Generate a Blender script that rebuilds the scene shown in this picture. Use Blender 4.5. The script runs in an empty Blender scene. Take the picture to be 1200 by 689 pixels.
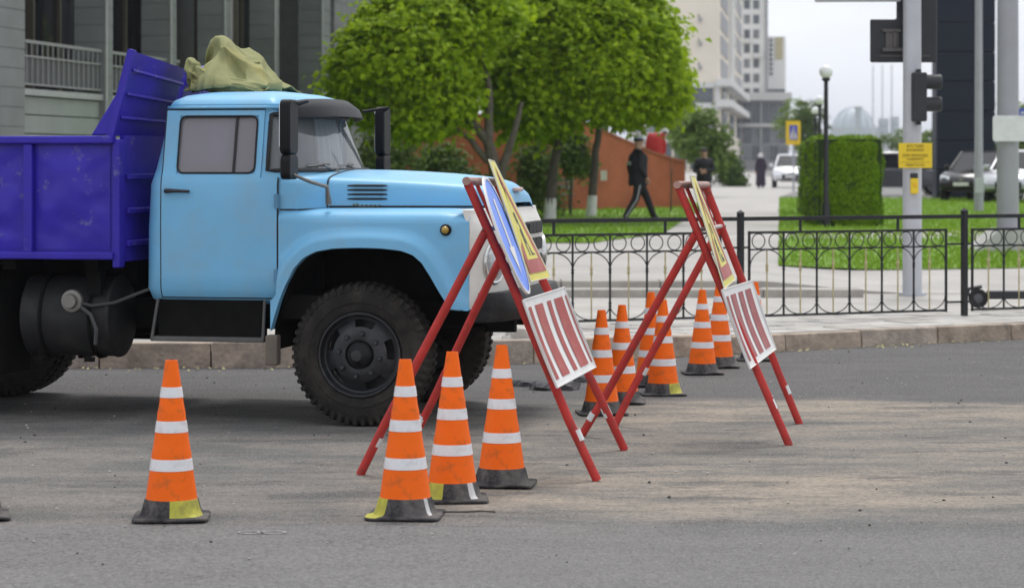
import bpy, bmesh, math, random
from mathutils import Vector, Matrix, noise
R = math.radians
sc = bpy.context.scene
COL = sc.collection

# ------------------------------------------------------------------ camera
FPX, HOR, CAMH = 3000.0, 190.0, 1.75        # focal length and horizon in pixels of a 1200 px wide frame
cam = bpy.data.cameras.new('camera'); cam_o = bpy.data.objects.new('camera', cam); COL.objects.link(cam_o)
cam.sensor_width = 36; cam.lens = 90; cam.clip_end = 6000; cam.shift_y = -(344.5 - HOR) / 1200
cam_o.location = (0, 0, CAMH); cam_o.rotation_euler = (R(90), 0, 0)
cam.dof.use_dof = True; cam.dof.focus_distance = 15.5; cam.dof.aperture_fstop = 3.8
sc.camera = cam_o
# ------------------------------------------------------------------ world, sun, exposure
SUN_EL, SUN_AZ = 64, 12                     # degrees; azimuth clockwise from +Y
w = bpy.data.worlds.new('World'); sc.world = w; w.use_nodes = True
nt = w.node_tree; nt.nodes.clear()
sky = nt.nodes.new('ShaderNodeTexSky'); sky.sky_type = 'NISHITA'; sky.sun_disc = False
sky.sun_elevation = R(SUN_EL); sky.sun_rotation = R(SUN_AZ); sky.dust_density = 4; sky.air_density = 1
hs = nt.nodes.new('ShaderNodeHueSaturation'); hs.inputs['Saturation'].default_value = 0.25
mx = nt.nodes.new('ShaderNodeMix'); mx.data_type = 'RGBA'; mx.inputs[0].default_value = 0.8
mx.inputs[7].default_value = (7.2, 7.5, 8.1, 1)      # even overcast veil
bg = nt.nodes.new('ShaderNodeBackground'); bg.inputs[1].default_value = 0.118
wo = nt.nodes.new('ShaderNodeOutputWorld')
tcw = nt.nodes.new('ShaderNodeTexCoord'); mpw = nt.nodes.new('ShaderNodeMapping'); mpw.inputs['Scale'].default_value = (1, 1, 3.5)
nzw = nt.nodes.new('ShaderNodeTexNoise'); nzw.inputs['Scale'].default_value = 4.5; nzw.inputs['Detail'].default_value = 5
crw = nt.nodes.new('ShaderNodeMix'); crw.data_type = 'RGBA'; crw.inputs[6].default_value = (6.5, 6.85, 7.6, 1); crw.inputs[7].default_value = (8.1, 8.3, 8.7, 1)   # thin and thick cloud
rgw = nt.nodes.new('ShaderNodeMapRange'); rgw.inputs[1].default_value = .35; rgw.inputs[2].default_value = .65
nt.links.new(tcw.outputs['Generated'], mpw.inputs[0]); nt.links.new(mpw.outputs[0], nzw.inputs['Vector']); nt.links.new(nzw.outputs[0], rgw.inputs[0]); nt.links.new(rgw.outputs[0], crw.inputs[0]); nt.links.new(crw.outputs[2], mx.inputs[7])
nt.links.new(sky.outputs[0], hs.inputs['Color']); nt.links.new(hs.outputs[0], mx.inputs[6])
nt.links.new(mx.outputs[2], bg.inputs[0]); nt.links.new(bg.outputs[0], wo.inputs[0])
sl = bpy.data.lights.new('sun', 'SUN'); sl.energy = 1.4; sl.angle = R(20); sl.color = (1, 0.97, 0.92)
so = bpy.data.objects.new('sun', sl); COL.objects.link(so)
sd = Vector((math.sin(R(SUN_AZ)) * math.cos(R(SUN_EL)), math.cos(R(SUN_AZ)) * math.cos(R(SUN_EL)), math.sin(R(SUN_EL))))
so.rotation_euler = sd.to_track_quat('Z', 'Y').to_euler(); so.location = sd * 50
sc.view_settings.view_transform = 'Standard'; sc.view_settings.look = 'None'
sc.view_settings.exposure = 0.42; sc.view_settings.gamma = 1; sc.view_settings.use_curve_mapping = False

def at(x, y, d):            # a point d metres in front of the camera's place, given as picture angle
    return Vector(((x - 600) / FPX * d, d, CAMH - (y - HOR) / FPX * d))
def gd(y, z=0.0):           # distance of a ground point of height z
    return FPX * (CAMH - z) / (y - HOR)

# ------------------------------------------------------------------ materials
MATS = {}
def lin(c):
    return tuple(((v / 255) / 12.92 if v / 255 <= .04045 else ((v / 255 + .055) / 1.055) ** 2.4) for v in c)
def mat(name, col, rough=.6, metal=0, var=.12, vscale=3.0, bump=0.0, bscale=40.0, dirt=None, dscale=2.0, damt=.5, stretch=None, spec=.5, coat=0.0, dlo=.5, dhi=.7, emit=None):
    if name in MATS: return MATS[name]
    m = bpy.data.materials.new(name); m.use_nodes = True; MATS[name] = m
    t = m.node_tree; b = t.nodes['Principled BSDF']; L = t.links.new
    b.inputs['Roughness'].default_value = rough; b.inputs['Metallic'].default_value = metal
    b.inputs['Specular IOR Level'].default_value = spec; b.inputs['Coat Weight'].default_value = coat
    b.inputs['Coat Roughness'].default_value = .15
    tc = t.nodes.new('ShaderNodeTexCoord'); src = tc.outputs['Object']
    if stretch:
        mp = t.nodes.new('ShaderNodeMapping'); mp.inputs['Scale'].default_value = stretch
        L(src, mp.inputs[0]); src = mp.outputs[0]
    n = t.nodes.new('ShaderNodeTexNoise'); n.inputs['Scale'].default_value = vscale; n.inputs['Detail'].default_value = 6
    n.inputs['Roughness'].default_value = .62
    L(src, n.inputs['Vector'])
    r = t.nodes.new('ShaderNodeMapRange'); r.inputs[1].default_value = .3; r.inputs[2].default_value = .7
    r.inputs[3].default_value = 1 - var; r.inputs[4].default_value = 1 + var
    L(n.outputs[0], r.inputs[0])
    v = t.nodes.new('ShaderNodeVectorMath'); v.operation = 'SCALE'; v.inputs[0].default_value = col[:3]
    L(r.outputs[0], v.inputs['Scale']); out = v.outputs[0]
    if dirt:
        n2 = t.nodes.new('ShaderNodeTexNoise'); n2.inputs['Scale'].default_value = dscale; n2.inputs['Detail'].default_value = 8
        n2.inputs['Roughness'].default_value = .7; L(src, n2.inputs['Vector'])
        r2 = t.nodes.new('ShaderNodeMapRange'); r2.inputs[1].default_value = dlo; r2.inputs[2].default_value = dhi
        r2.inputs[3].default_value = 0; r2.inputs[4].default_value = damt; L(n2.outputs[0], r2.inputs[0])
        mm = t.nodes.new('ShaderNodeMix'); mm.data_type = 'RGBA'; L(r2.outputs[0], mm.inputs[0]); L(out, mm.inputs[6])
        mm.inputs[7].default_value = (*dirt[:3], 1); out = mm.outputs[2]
    L(out, b.inputs['Base Color'])
    if emit: b.inputs['Emission Color'].default_value = (*emit[:3], 1); b.inputs['Emission Strength'].default_value = emit[3]
    if bump:
        n3 = t.nodes.new('ShaderNodeTexNoise'); n3.inputs['Scale'].default_value = bscale; n3.inputs['Detail'].default_value = 5
        L(src, n3.inputs['Vector']); bp = t.nodes.new('ShaderNodeBump'); bp.inputs['Strength'].default_value = bump
        bp.inputs['Distance'].default_value = .02; L(n3.outputs[0], bp.inputs['Height']); L(bp.outputs[0], b.inputs['Normal'])
    return m
def glass(name, tint, dust, rough=.05, alpha=.5):  # dust: base colour of the pane; the windscreen puts reflections into it
    if name in MATS: return MATS[name]
    m = bpy.data.materials.new(name); m.use_nodes = True; MATS[name] = m
    t = m.node_tree; b = t.nodes['Principled BSDF']
    b.inputs['Base Color'].default_value = (*dust, 1); b.inputs['Roughness'].default_value = rough
    b.inputs['Alpha'].default_value = alpha; b.inputs['IOR'].default_value = 1.5
    return m
def leafmat(name, c1, c2, trans=.35):
    if name in MATS: return MATS[name]
    m = bpy.data.materials.new(name); m.use_nodes = True; MATS[name] = m
    t = m.node_tree; b = t.nodes['Principled BSDF']; L = t.links.new
    g = t.nodes.new('ShaderNodeNewGeometry'); cr = t.nodes.new('ShaderNodeMix'); cr.data_type = 'RGBA'
    cr.inputs[6].default_value = (*c1, 1); cr.inputs[7].default_value = (*c2, 1)
    L(g.outputs['Random Per Island'], cr.inputs[0]); L(cr.outputs[2], b.inputs['Base Color'])
    b.inputs['Roughness'].default_value = .55; b.inputs['Specular IOR Level'].default_value = .2
    tr = t.nodes.new('ShaderNodeBsdfTranslucent'); L(cr.outputs[2], tr.inputs[0])
    ms = t.nodes.new('ShaderNodeMixShader'); ms.inputs[0].default_value = trans
    L(b.outputs[0], ms.inputs[1]); L(tr.outputs[0], ms.inputs[2]); L(ms.outputs[0], t.nodes['Material Output'].inputs[0])
    return m

# ------------------------------------------------------------------ mesh builder
class MB:
    def __init__(s): s.v = []; s.f = []; s.m = []
    def add(s, vs, fs, m=0):
        o = len(s.v); s.v += [tuple(p) for p in vs]; s.f += [tuple(i + o for i in f) for f in fs]; s.m += [m] * len(fs); return s
    def box(s, x0, x1, y0, y1, z0, z1, m=0):
        return s.add([(x0,y0,z0),(x1,y0,z0),(x1,y1,z0),(x0,y1,z0),(x0,y0,z1),(x1,y0,z1),(x1,y1,z1),(x0,y1,z1)],
                     [(0,3,2,1),(4,5,6,7),(0,1,5,4),(1,2,6,5),(2,3,7,6),(3,0,4,7)], m)
    def hexa(s, b4, t4, m=0):      # bottom ring, top ring (counter-clockwise from above)
        return s.add(list(b4) + list(t4), [(0,3,2,1),(4,5,6,7),(0,1,5,4),(1,2,6,5),(2,3,7,6),(3,0,4,7)], m)
    def plate(s, c, th, n=8, sag=0.0, m=0):    # bent plate from 4 corners (bl, br, tr, tl)
        c = [Vector(p) for p in c]; nrm = (c[1] - c[0]).cross(c[3] - c[0]).normalized()
        vs = []
        for k in (0, 1):
            for j in range(n + 1):
                for i in range(n + 1):
                    u, t = i / n, j / n
                    p = c[0]*(1-u)*(1-t) + c[1]*u*(1-t) + c[2]*u*t + c[3]*(1-u)*t
                    vs.append(p + nrm * (sag * math.sin(math.pi * t) * math.sin(math.pi * (u*.8+.1)) - k * th))
        N = (n + 1); o = N * N; fs = []
        for j in range(n):
            for i in range(n):
                a = j * N + i; fs.append((a, a+1, a+1+N, a+N)); fs.append((o+a, o+a+N, o+a+1+N, o+a+1))
        for i in range(n):
            a = i; fs.append((a, o+a, o+a+1, a+1)); a = n*N + i; fs.append((a, a+1, o+a+1, o+a))
            a = i*N; fs.append((a, a+N, o+a+N, o+a)); a = i*N + n; fs.append((a, o+a, o+a+N, a+N))
        return s.add(vs, fs, m)
    def tube(s, path, r, n=8, closed=False, m=0, caps=True):
        path = [Vector(p) for p in path]; k = len(path); rs = r if isinstance(r, (list, tuple)) else [r] * k
        T = []
        for i in range(k):
            a = path[(i - 1) % k] if (closed or i > 0) else path[i]; b = path[(i + 1) % k] if (closed or i < k - 1) else path[i]
            d = (b - a); T.append(d.normalized() if d.length > 1e-9 else Vector((0, 0, 1)))
        u = T[0].orthogonal().normalized(); vs = []
        for i in range(k):
            u = (u - T[i] * u.dot(T[i])); u = u.normalized() if u.length > 1e-6 else T[i].orthogonal().normalized()
            w_ = T[i].cross(u)
            for j in range(n):
                a = 2 * math.pi * j / n; vs.append(path[i] + (u * math.cos(a) + w_ * math.sin(a)) * rs[i])
        fs = []
        for i in range(k if closed else k - 1):
            i2 = (i + 1) % k
            for j in range(n): fs.append((i*n+j, i*n+(j+1) % n, i2*n+(j+1) % n, i2*n+j))
        if caps and not closed: fs.append(tuple(range(n-1, -1, -1))); fs.append(tuple((k-1)*n + j for j in range(n)))
        return s.add(vs, fs, m)
    def lathe(s, prof, n=32, axis='z', c=(0,0,0), m=0, skip=None):
        vs = []; fs = []
        for (r, h) in prof:
            for j in range(n):
                a = 2 * math.pi * j / n; p = (r*math.cos(a), r*math.sin(a), h)
                if axis == 'y': p = (p[0], p[2], p[1])
                if axis == 'x': p = (p[2], p[0], p[1])
                vs.append((p[0]+c[0], p[1]+c[1], p[2]+c[2]))
        for i in range(len(prof) - 1):
            for j in range(n):
                if skip and skip(i, j): continue
                q = (i*n+j, i*n+(j+1) % n, (i+1)*n+(j+1) % n, (i+1)*n+j)
                fs.append(q if axis != 'y' else q[::-1])
        return s.add(vs, fs, m)
    def prism(s, poly, a0, a1, axis='y', m=0):  # poly in the two other axes
        n = len(poly)
        def mk(p, a): return {'y': (p[0], a, p[1]), 'z': (p[0], p[1], a), 'x': (a, p[0], p[1])}[axis]
        vs = [mk(p, a0) for p in poly] + [mk(p, a1) for p in poly]
        fs = [tuple(range(n)), tuple(range(2*n-1, n-1, -1))] + [(i, n+i, n+(i+1) % n, (i+1) % n) for i in range(n)]
        return s.add(vs, fs, m)
    def loft(s, rings, closed=True, cap0=False, cap1=False, m=0):
        n = len(rings[0]); vs = [p for r in rings for p in r]; fs = []
        for i in range(len(rings) - 1):
            for j in range(n if closed else n - 1):
                fs.append((i*n+j, i*n+(j+1) % n, (i+1)*n+(j+1) % n, (i+1)*n+j))
        if cap0: fs.append(tuple(range(n-1, -1, -1)))
        if cap1: fs.append(tuple((len(rings)-1)*n + j for j in range(n)))
        return s.add(vs, fs, m)
    def mesh(s, name, mats, smooth=None, fix=True):
        me = bpy.data.meshes.new(name); me.from_pydata(s.v, [], s.f)
        for mt in (mats if isinstance(mats, (list, tuple)) else [mats]): me.materials.append(mt)
        if len(set(s.m)) > 1: me.polygons.foreach_set('material_index', s.m)
        if fix and len(s.f) < 40000:
            bm = bmesh.new(); bm.from_mesh(me); bmesh.ops.recalc_face_normals(bm, faces=bm.faces); bm.to_mesh(me); bm.free()
        if smooth is not None:
            me.polygons.foreach_set('use_smooth', [True] * len(me.polygons))
            me.set_sharp_from_angle(angle=R(smooth))
        me.update(); return me
    def build(s, name, mats, parent=None, smooth=None, bevel=0, fix=True):
        o = bpy.data.objects.new(name, s.mesh(name, mats, smooth, fix)); COL.objects.link(o)
        if parent: o.parent = parent
        if bevel:
            b = o.modifiers.new('bevel', 'BEVEL'); b.width = bevel; b.segments = 2; b.limit_method = 'ANGLE'; b.angle_limit = R(40)
        return o
def tag(o, label=None, cat=None, group=None, kind=None):
    if label: o['label'] = label
    if cat: o['category'] = cat
    if group: o['group'] = group
    if kind: o['kind'] = kind
    return o
def thing(name, loc=(0,0,0), rz=0, label=None, cat=None, group=None, kind=None):
    o = bpy.data.objects.new(name, None); COL.objects.link(o); o.location = loc; o.rotation_euler = (0, 0, rz)
    o.empty_display_size = .2
    return tag(o, label, cat, group, kind)
def copy_tree(o, parent=None):
    c = o.copy(); COL.objects.link(c); c.parent = parent
    for ch in list(o.children): copy_tree(ch, c)
    return c
def inst(name, mesh, parent, loc=(0,0,0), rot=(0,0,0), scale=(1,1,1)):
    o = bpy.data.objects.new(name, mesh); COL.objects.link(o); o.parent = parent
    o.location = loc; o.rotation_euler = rot; o.scale = scale; return o
def text_mb(body, size, align='CENTER'):
    cu = bpy.data.curves.new('t', 'FONT'); cu.body = body; cu.size = size; cu.align_x = align; cu.align_y = 'CENTER'; cu.extrude = .001
    o = bpy.data.objects.new('t', cu); COL.objects.link(o)
    dg = bpy.context.evaluated_depsgraph_get(); me = bpy.data.meshes.new_from_object(o.evaluated_get(dg))
    mb = MB(); mb.add([v.co[:] for v in me.vertices], [tuple(p.vertices) for p in me.polygons])
    bpy.data.objects.remove(o); bpy.data.curves.remove(cu); bpy.data.meshes.remove(me); return mb
def interp(keys, t):
    if t <= keys[0][0]: return keys[0][1:]
    for a, b in zip(keys, keys[1:]):
        if t <= b[0]:
            k = (t - a[0]) / (b[0] - a[0]); return tuple(x + (y - x) * k for x, y in zip(a[1:], b[1:]))
    return keys[-1][1:]
def rrect(x0, x1, z0, z1, r, n=4):
    pts = []
    for cx, cz, a0 in ((x1-r, z0+r, -90), (x1-r, z1-r, 0), (x0+r, z1-r, 90), (x0+r, z0+r, 180)):
        for i in range(n + 1):
            a = R(a0 + 90 * i / n); pts.append((cx + r*math.cos(a), cz + r*math.sin(a)))
    return pts
def smooth01(t): t = max(0, min(1, t)); return t*t*(3-2*t)
rnd = random.Random(7)
# ================================================================== SETTING
def road_material(name, patch=False):
    m = bpy.data.materials.new(name); m.use_nodes = True
    t = m.node_tree; b = t.nodes['Principled BSDF']; L = t.links.new; N = t.nodes.new
    tc = N('ShaderNodeTexCoord'); sx = N('ShaderNodeSeparateXYZ'); L(tc.outputs['Object'], sx.inputs[0])
    def nz(scale, st=(1,1,1), det=6, ro=.6):
        mp = N('ShaderNodeMapping'); mp.inputs['Scale'].default_value = st; L(tc.outputs['Object'], mp.inputs[0])
        n = N('ShaderNodeTexNoise'); n.inputs['Scale'].default_value = scale; n.inputs['Detail'].default_value = det
        n.inputs['Roughness'].default_value = ro; L(mp.outputs[0], n.inputs['Vector']); return n.outputs[0]
    def mr(x, a, b_, c, d, sm=True):
        r = N('ShaderNodeMapRange'); r.interpolation_type = 'SMOOTHSTEP' if sm else 'LINEAR'
        for i, v in enumerate((a, b_, c, d)): r.inputs[i+1].default_value = v
        L(x, r.inputs[0]); return r.outputs[0]
    def math_(op, a, b_):
        q = N('ShaderNodeMath'); q.operation = op
        for i, v in enumerate((a, b_)):
            if isinstance(v, (int, float)): q.inputs[i].default_value = v
            else: L(v, q.inputs[i])
        return q.outputs[0]
    def mix(f, a, b_):
        q = N('ShaderNodeMix'); q.data_type = 'RGBA'
        if isinstance(f, float): q.inputs[0].default_value = f
        else: L(f, q.inputs[0])
        for i, v in ((6, a), (7, b_)):
            if isinstance(v, tuple): q.inputs[i].default_value = (*v, 1)
            else: L(v, q.inputs[i])
        return q.outputs[2]
    big = nz(.5, (.6, 1.1, 1)); streak = nz(1.6, (.55, 1.25, 1), 10, .72); fine = nz(70, (1, 1, 1), 5, .75); grit = nz(190, (1, 1, 1), 3, .8)
    mid = nz(4.5, (.8, 1, 1), 10, .8); clod = nz(16, (1, 1, 1), 6, .8)
    def near_asphalt():
        c = mix(mr(streak, .3, .7, 0, 1), (.150, .147, .147), (.192, .188, .186))
        c = mix(mr(mid, .52, .75, 0, .4), c, (.225, .212, .198))
        c = mix(mr(clod, .62, .70, 0, .35), c, (.085, .082, .082))
        c = mix(mr(nz(1.4, (.6, 1.6, 1), 10, .8), .55, .66, 0, .4), c, (.105, .102, .102))
        return c
    if patch: c = near_asphalt()
    else:
        c = mix(mr(streak, .38, .62, 0, 1), (.092, .100, .098), (.195, .182, .172))
        c = mix(mr(mid, .48, .70, 0, .5), c, (.145, .128, .112))
        yb = math_('ADD', sx.outputs[1], math_('MULTIPLY', math_('SUBTRACT', big, .5), 2.4))
        xr = math_('ADD', sx.outputs[0], math_('MULTIPLY', math_('SUBTRACT', mid, .5), 2.0))
        d1 = math_('MULTIPLY', math_('MULTIPLY', mr(yb, 12.3, 13.2, 0, 1), mr(yb, 14.2, 15.6, 1, 0)), math_('MULTIPLY', mr(xr, -1.3, .2, .18, 1), mr(xr, 1.6, 3.2, 1, .35)))
        d2 = math_('MULTIPLY', math_('MULTIPLY', mr(yb, 16.6, 17.6, 0, 1), mr(yb, 18.5, 19.0, 1, 0)), math_('MULTIPLY', mr(xr, .2, .9, 0, 1), mr(xr, 2.6, 4.6, 1, .45)))
        d3 = math_('MULTIPLY', math_('MULTIPLY', mr(yb, 13.2, 14.5, 0, .55), mr(yb, 17.0, 18.5, 1, 0)), mr(xr, -1.6, .6, .3, 1))
        dust = math_('MULTIPLY', math_('MAXIMUM', math_('MAXIMUM', d1, d2), d3), mr(streak, .36, .60, .25, .95))
        c = mix(dust, c, (.42, .345, .26))
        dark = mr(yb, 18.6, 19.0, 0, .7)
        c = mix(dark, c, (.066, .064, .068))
        wear = mr(nz(1.3, (.6, 1.8, 1), 10, .8), .51, .60, 0, .75)
        c = mix(wear, c, (.062, .059, .058))
        c = mix(mr(clod, .55, .64, 0, .6), c, (.048, .046, .046))
    if not patch: c = mix(mr(math_('ADD', sx.outputs[1], math_('MULTIPLY', math_('SUBTRACT', mid, .5), 1.6)), 11.7, 12.7, 1, 0), c, near_asphalt())
    c = mix(mr(nz(11, (.8,1,1), 10, .85), .50, .64, 0, .30), c, (.062, .059, .058))
    c = mix(mr(nz(26, (1,1,1), 8, .85), .45, .60, 0, .6), c, (.058, .055, .054)); c = mix(mr(fine, .44, .64, 0, .6), c, (.32, .305, .285))
    c = mix(mr(grit, .54, .72, 0, .85), c, (.030, .029, .029))
    c = mix(mr(nz(45, (1,1,1), 3, .8), .66, .73, 0, .75), c, (.42, .40, .365))
    L(c, b.inputs['Base Color']); b.inputs['Roughness'].default_value = .92; b.inputs['Specular IOR Level'].default_value = .25
    bp = N('ShaderNodeBump'); bp.inputs['Strength'].default_value = .7; bp.inputs['Distance'].default_value = .012
    L(math_('ADD', math_('MULTIPLY', fine, .5), math_('ADD', math_('MULTIPLY', clod, 1.0), math_('MULTIPLY', grit, .35))), bp.inputs['Height'])
    L(bp.outputs[0], b.inputs['Normal']); return m

g = MB(); g.add([(-3000,-60,-.06),(3000,-60,-.06),(3000,5000,-.06),(-3000,5000,-.06)], [(0,1,2,3)])
tag(g.build('ground', mat('far_ground', (.13,.15,.08), .95, var=.25, vscale=.02)), 'flat far ground of grass and dust reaching the horizon', 'ground', kind='structure')
# carriageway, gently uneven
g = MB(); nx, ny = 120, 90; vs = []
for j in range(ny + 1):
    for i in range(nx + 1):
        x = -30 + 60*i/nx; y = 2 + 26*j/ny
        vs.append((x, y, .008 * noise.noise((x*.6, y*1.6, 3.1)) if y > 12.6 else -.002))
g.add(vs, [(j*(nx+1)+i, j*(nx+1)+i+1, (j+1)*(nx+1)+i+1, (j+1)*(nx+1)+i) for j in range(ny) for i in range(nx)])
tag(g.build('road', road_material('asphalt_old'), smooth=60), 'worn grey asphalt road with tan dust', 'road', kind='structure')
g = MB(); ed = [(-30 + i*.5, 12.28 + .05*noise.noise((i*.37, 0, 9)) - .012*(i-60)*.5*.6) for i in range(121)]
ed = [p for p in ed if p[0] < .6]; zf = lambda x: .008 - .014*smooth01((x+.5)/1.1)
vs = [(x, 2, zf(x)) for x, y in ed] + [(x, y, zf(x)-.001) for x, y in ed] + [(x, y + .012, -.008) for x, y in ed]
n = len(ed); g.add(vs, [(i, i+1, n+i+1, n+i) for i in range(n-1)] + [(n+i, n+i+1, 2*n+i+1, 2*n+i) for i in range(n-1)])
tag(g.build('road_patch', road_material('asphalt_new', True)), 'smoother grey strip of asphalt nearest the camera', 'road', kind='structure')

# kerb of separate stones along a bend
KP = [Vector(p) for p in ((-14,21.7),(-9,21.62),(-3,21.7),(-1,21.86),(.4,22.3),(1.4,22.95),(2.65,23.85),(5.07,25.35),(8,27.0),(14,30.3))]
def poly_at(P, s):
    for a, b in zip(P, P[1:]):
        l = (b - a).length
        if s <= l: return a + (b - a) * (s / l), (b - a).normalized()
        s -= l
    return P[-1].copy(), (P[-1] - P[-2]).normalized()
def smoothline(P, it=2):
    for _ in range(it):
        Q = [P[0]]
        for a, b in zip(P, P[1:]): Q += [a*.75 + b*.25, a*.25 + b*.75]
        P = Q + [P[-1]]
    return P
KS = smoothline(KP); KL = sum((b-a).length for a, b in zip(KS, KS[1:]))
kerb_mats = [mat('kerb_stone_%d' % i, c, .9, var=.3, vscale=5, bump=.7, bscale=25, dirt=(.12,.10,.085), dscale=3, damt=.7) for i, c in enumerate(((.40,.315,.24),(.36,.29,.225),(.43,.34,.265),(.37,.31,.255)))]
kerb = thing('kerb', (0,0,0), label='kerb of tan concrete stones along the pavement edge', kind='structure')
s = 0.15; i = 0
while s < KL - 1.0:
    ln = .93 + rnd.uniform(-.03, .03); p0, t0 = poly_at(KS, s); p1, t1 = poly_at(KS, s + ln)
    hgt = (.215 if p0.x < -1 else .215 - .055*smooth01((p0.x+1)/3)) + rnd.uniform(-.012, .012); o = rnd.uniform(-.012, .012)
    nrm = Vector((-(p1-p0).normalized().y, (p1-p0).normalized().x)); p0 = p0 + nrm*o; p1 = p1 + nrm*(o + rnd.uniform(-.008, .008)); q0 = p0 + nrm*.15; q1 = p1 + nrm*.15
    f0 = p0 + nrm*.012; f1 = p1 + nrm*.012
    b = MB(); b.hexa([(p0.x,p0.y,-.05),(p1.x,p1.y,-.05),(q1.x,q1.y,-.05),(q0.x,q0.y,-.05)], [(f0.x,f0.y,hgt),(f1.x,f1.y,hgt+rnd.uniform(-.008,.008)),(q1.x,q1.y,hgt),(q0.x,q0.y,hgt)])
    b.build('kerb_stone', kerb_mats[rnd.randrange(4)], kerb, bevel=.012); s += ln + .012; i += 1
# pavement: bedding sheet, separate slabs between kerb and fence
def offs(s, d):
    p, t = poly_at(KS, s); return p + Vector((-t.y, t.x)) * d
SL = [offs(s_, .155) for s_ in [i*.5 for i in range(int(KL/.5))]]
g = MB(); vs = [(p.x, p.y, .135) for p in SL] + [(p.x - (p.y-33)*.12 if False else p.x, 34.0, .135) for p in SL]; n = len(SL)
g.add(vs, [(i, i+1, n+i+1, n+i) for i in range(n-1)])
slabc = mat('paving', (.42,.40,.37), .9, var=.16, vscale=1.2, bump=.3, bscale=60, dirt=(.30,.27,.24), dscale=.9, damt=.5)
pav = tag(g.build('pavement', slabc), 'pale paved walkway behind the kerb', 'pavement', kind='structure')
sm = [mat('slab_%d' % i, c, .9, var=.12, vscale=4, bump=.3, bscale=60, dirt=(.28,.25,.22), dscale=2.2, damt=.45) for i, c in enumerate(((.46,.44,.41),(.42,.40,.37),(.49,.47,.44),(.39,.365,.335)))]
# only the stretch that is in view (right of the lorry and a bit behind it)
s_start = next(s_*.1 for s_ in range(int(KL*10)) if poly_at(KS, s_*.1)[0].x > -.6)
cnt = 0
for row in range(5):
    s = s_start + (row % 2) * .2
    while s < KL - 6.2 and cnt < 290:
        a = offs(s, .165 + row*.40); b_ = offs(s + .43, .165 + row*.40); c = offs(s + .43, .165 + row*.40 + .39); d = offs(s, .165 + row*.40 + .39)
        z = .157 + rnd.uniform(-.004, .004)
        mb = MB(); mb.hexa([(p.x, p.y, .12) for p in (a, b_, c, d)], [(p.x, p.y, z + rnd.uniform(-.003, .003)) for p in (a, b_, c, d)])
        mb.build('paving_slab', sm[rnd.randrange(4)], pav); s += .445; cnt += 1
# plaza beyond: steps on the left, a ramp on the right
def plaza_z(x, y):
    st = .312 + .138*smooth01((y - 31.4) / 12); rp = .139 + (.45 - .139) * smooth01((y - 31.2) / 16)
    return st + (rp - st) * smooth01((x - 2.5) / 2.6)
g = MB(); xs = [-60 + i*1.0 for i in range(61)] + [i*.4 for i in range(1, 70)] + [30 + i*4 for i in range(20)]; ys = [31.4 + i*.5 for i in range(40)] + [52 + i*6 for i in range(30)] + [240 + i*30 for i in range(12)]
vs = [(x, y, plaza_z(x, y)) for y in ys for x in xs]; n = len(xs)
g.add(vs, [(j*n+i, j*n+i+1, (j+1)*n+i+1, (j+1)*n+i) for j in range(len(ys)-1) for i in range(n-1)])
g.add([(x, 31.4, plaza_z(x,31.4)) for x in xs]+[(x,31.4,.05) for x in xs], [(n+i,n+i+1,i+1,i) for i in range(n-1)])
tag(g.build('plaza', mat('plaza_paving', (.40,.38,.355), .9, var=.15, vscale=.6, dirt=(.29,.265,.24), dscale=.5, damt=.5), smooth=40), 'pale paved plaza and path leading to far buildings', 'pavement', kind='structure')
stepm = mat('step_stone', (.38,.355,.32), .9, var=.18, vscale=2, dirt=(.2,.18,.16), dscale=1.5, damt=.6)
for k, (z0, z1, y0, y1) in enumerate(((.1,.232,30.5,31.0),(.1,.312,31.0,31.5))):
    st = thing('step', (0,0,0), label=('lower' if k == 0 else 'upper') + ' long stone step behind the fence', kind='structure')
    x = -9.0
    while x < 3.1 - k*.2:
        MB().box(x, x+1.19, y0, y1 + (.02 if k == 0 else .08), z0, z1).build('step_slab', stepm, st, bevel=.012); x += 1.2
# lawns
grass = mat('grass_soil', (.13,.24,.022), .95, var=.35, vscale=1.6, dirt=(.21,.31,.035), dscale=.6, damt=.6)
blade = leafmat('grass_blade', (.17,.30,.022), (.27,.42,.04), .25)
def lawn(name, poly, label, nbl, seed):
    r = random.Random(seed); g = MB()
    bm = bmesh.new(); vv = [bm.verts.new((x, y, 0)) for x, y in poly]; f = bm.faces.new(vv)
    bmesh.ops.triangulate(bm, faces=[f]); bmesh.ops.subdivide_edges(bm, edges=bm.edges[:], cuts=7, use_grid_fill=True)
    for v in bm.verts: v.co.z = plaza_z(v.co.x, v.co.y) + .012
    me = bpy.data.meshes.new(name); bm.to_mesh(me); bm.free(); me.materials.append(grass)
    o = bpy.data.objects.new(name, me); COL.objects.link(o); tag(o, label, 'lawn', kind='structure')
    # blades
    x0 = min(p[0] for p in poly); x1 = max(p[0] for p in poly); y0 = min(p[1] for p in poly); y1 = max(p[1] for p in poly)
    def inside(x, y):
        c = False
        for (ax, ay), (bx, by) in zip(poly, poly[1:] + poly[:1]):
            if (ay > y) != (by > y) and x < (bx-ax)*(y-ay)/(by-ay) + ax: c = not c
        return c
    n = 0
    while n < nbl:
        x = r.uniform(x0, x1); y = y0 + (y1-y0) * r.random()**1.6
        if not inside(x, y): continue
        z = plaza_z(x, y) + .01; a = r.uniform(0, 6.28); wd = .02; h = r.uniform(.04, .10)
        dx, dy = math.cos(a)*wd, math.sin(a)*wd; lx, ly = r.uniform(-.04,.04), r.uniform(-.04,.04)
        g.add([(x-dx,y-dy,z),(x+dx,y+dy,z),(x+lx,y+ly,z+h)], [(0,1,2)]); n += 1
    go = g.build('grass', blade, fix=False); tag(go, label.replace('lawn', 'mown grass blades of the lawn'), 'grass', kind='stuff')
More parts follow.
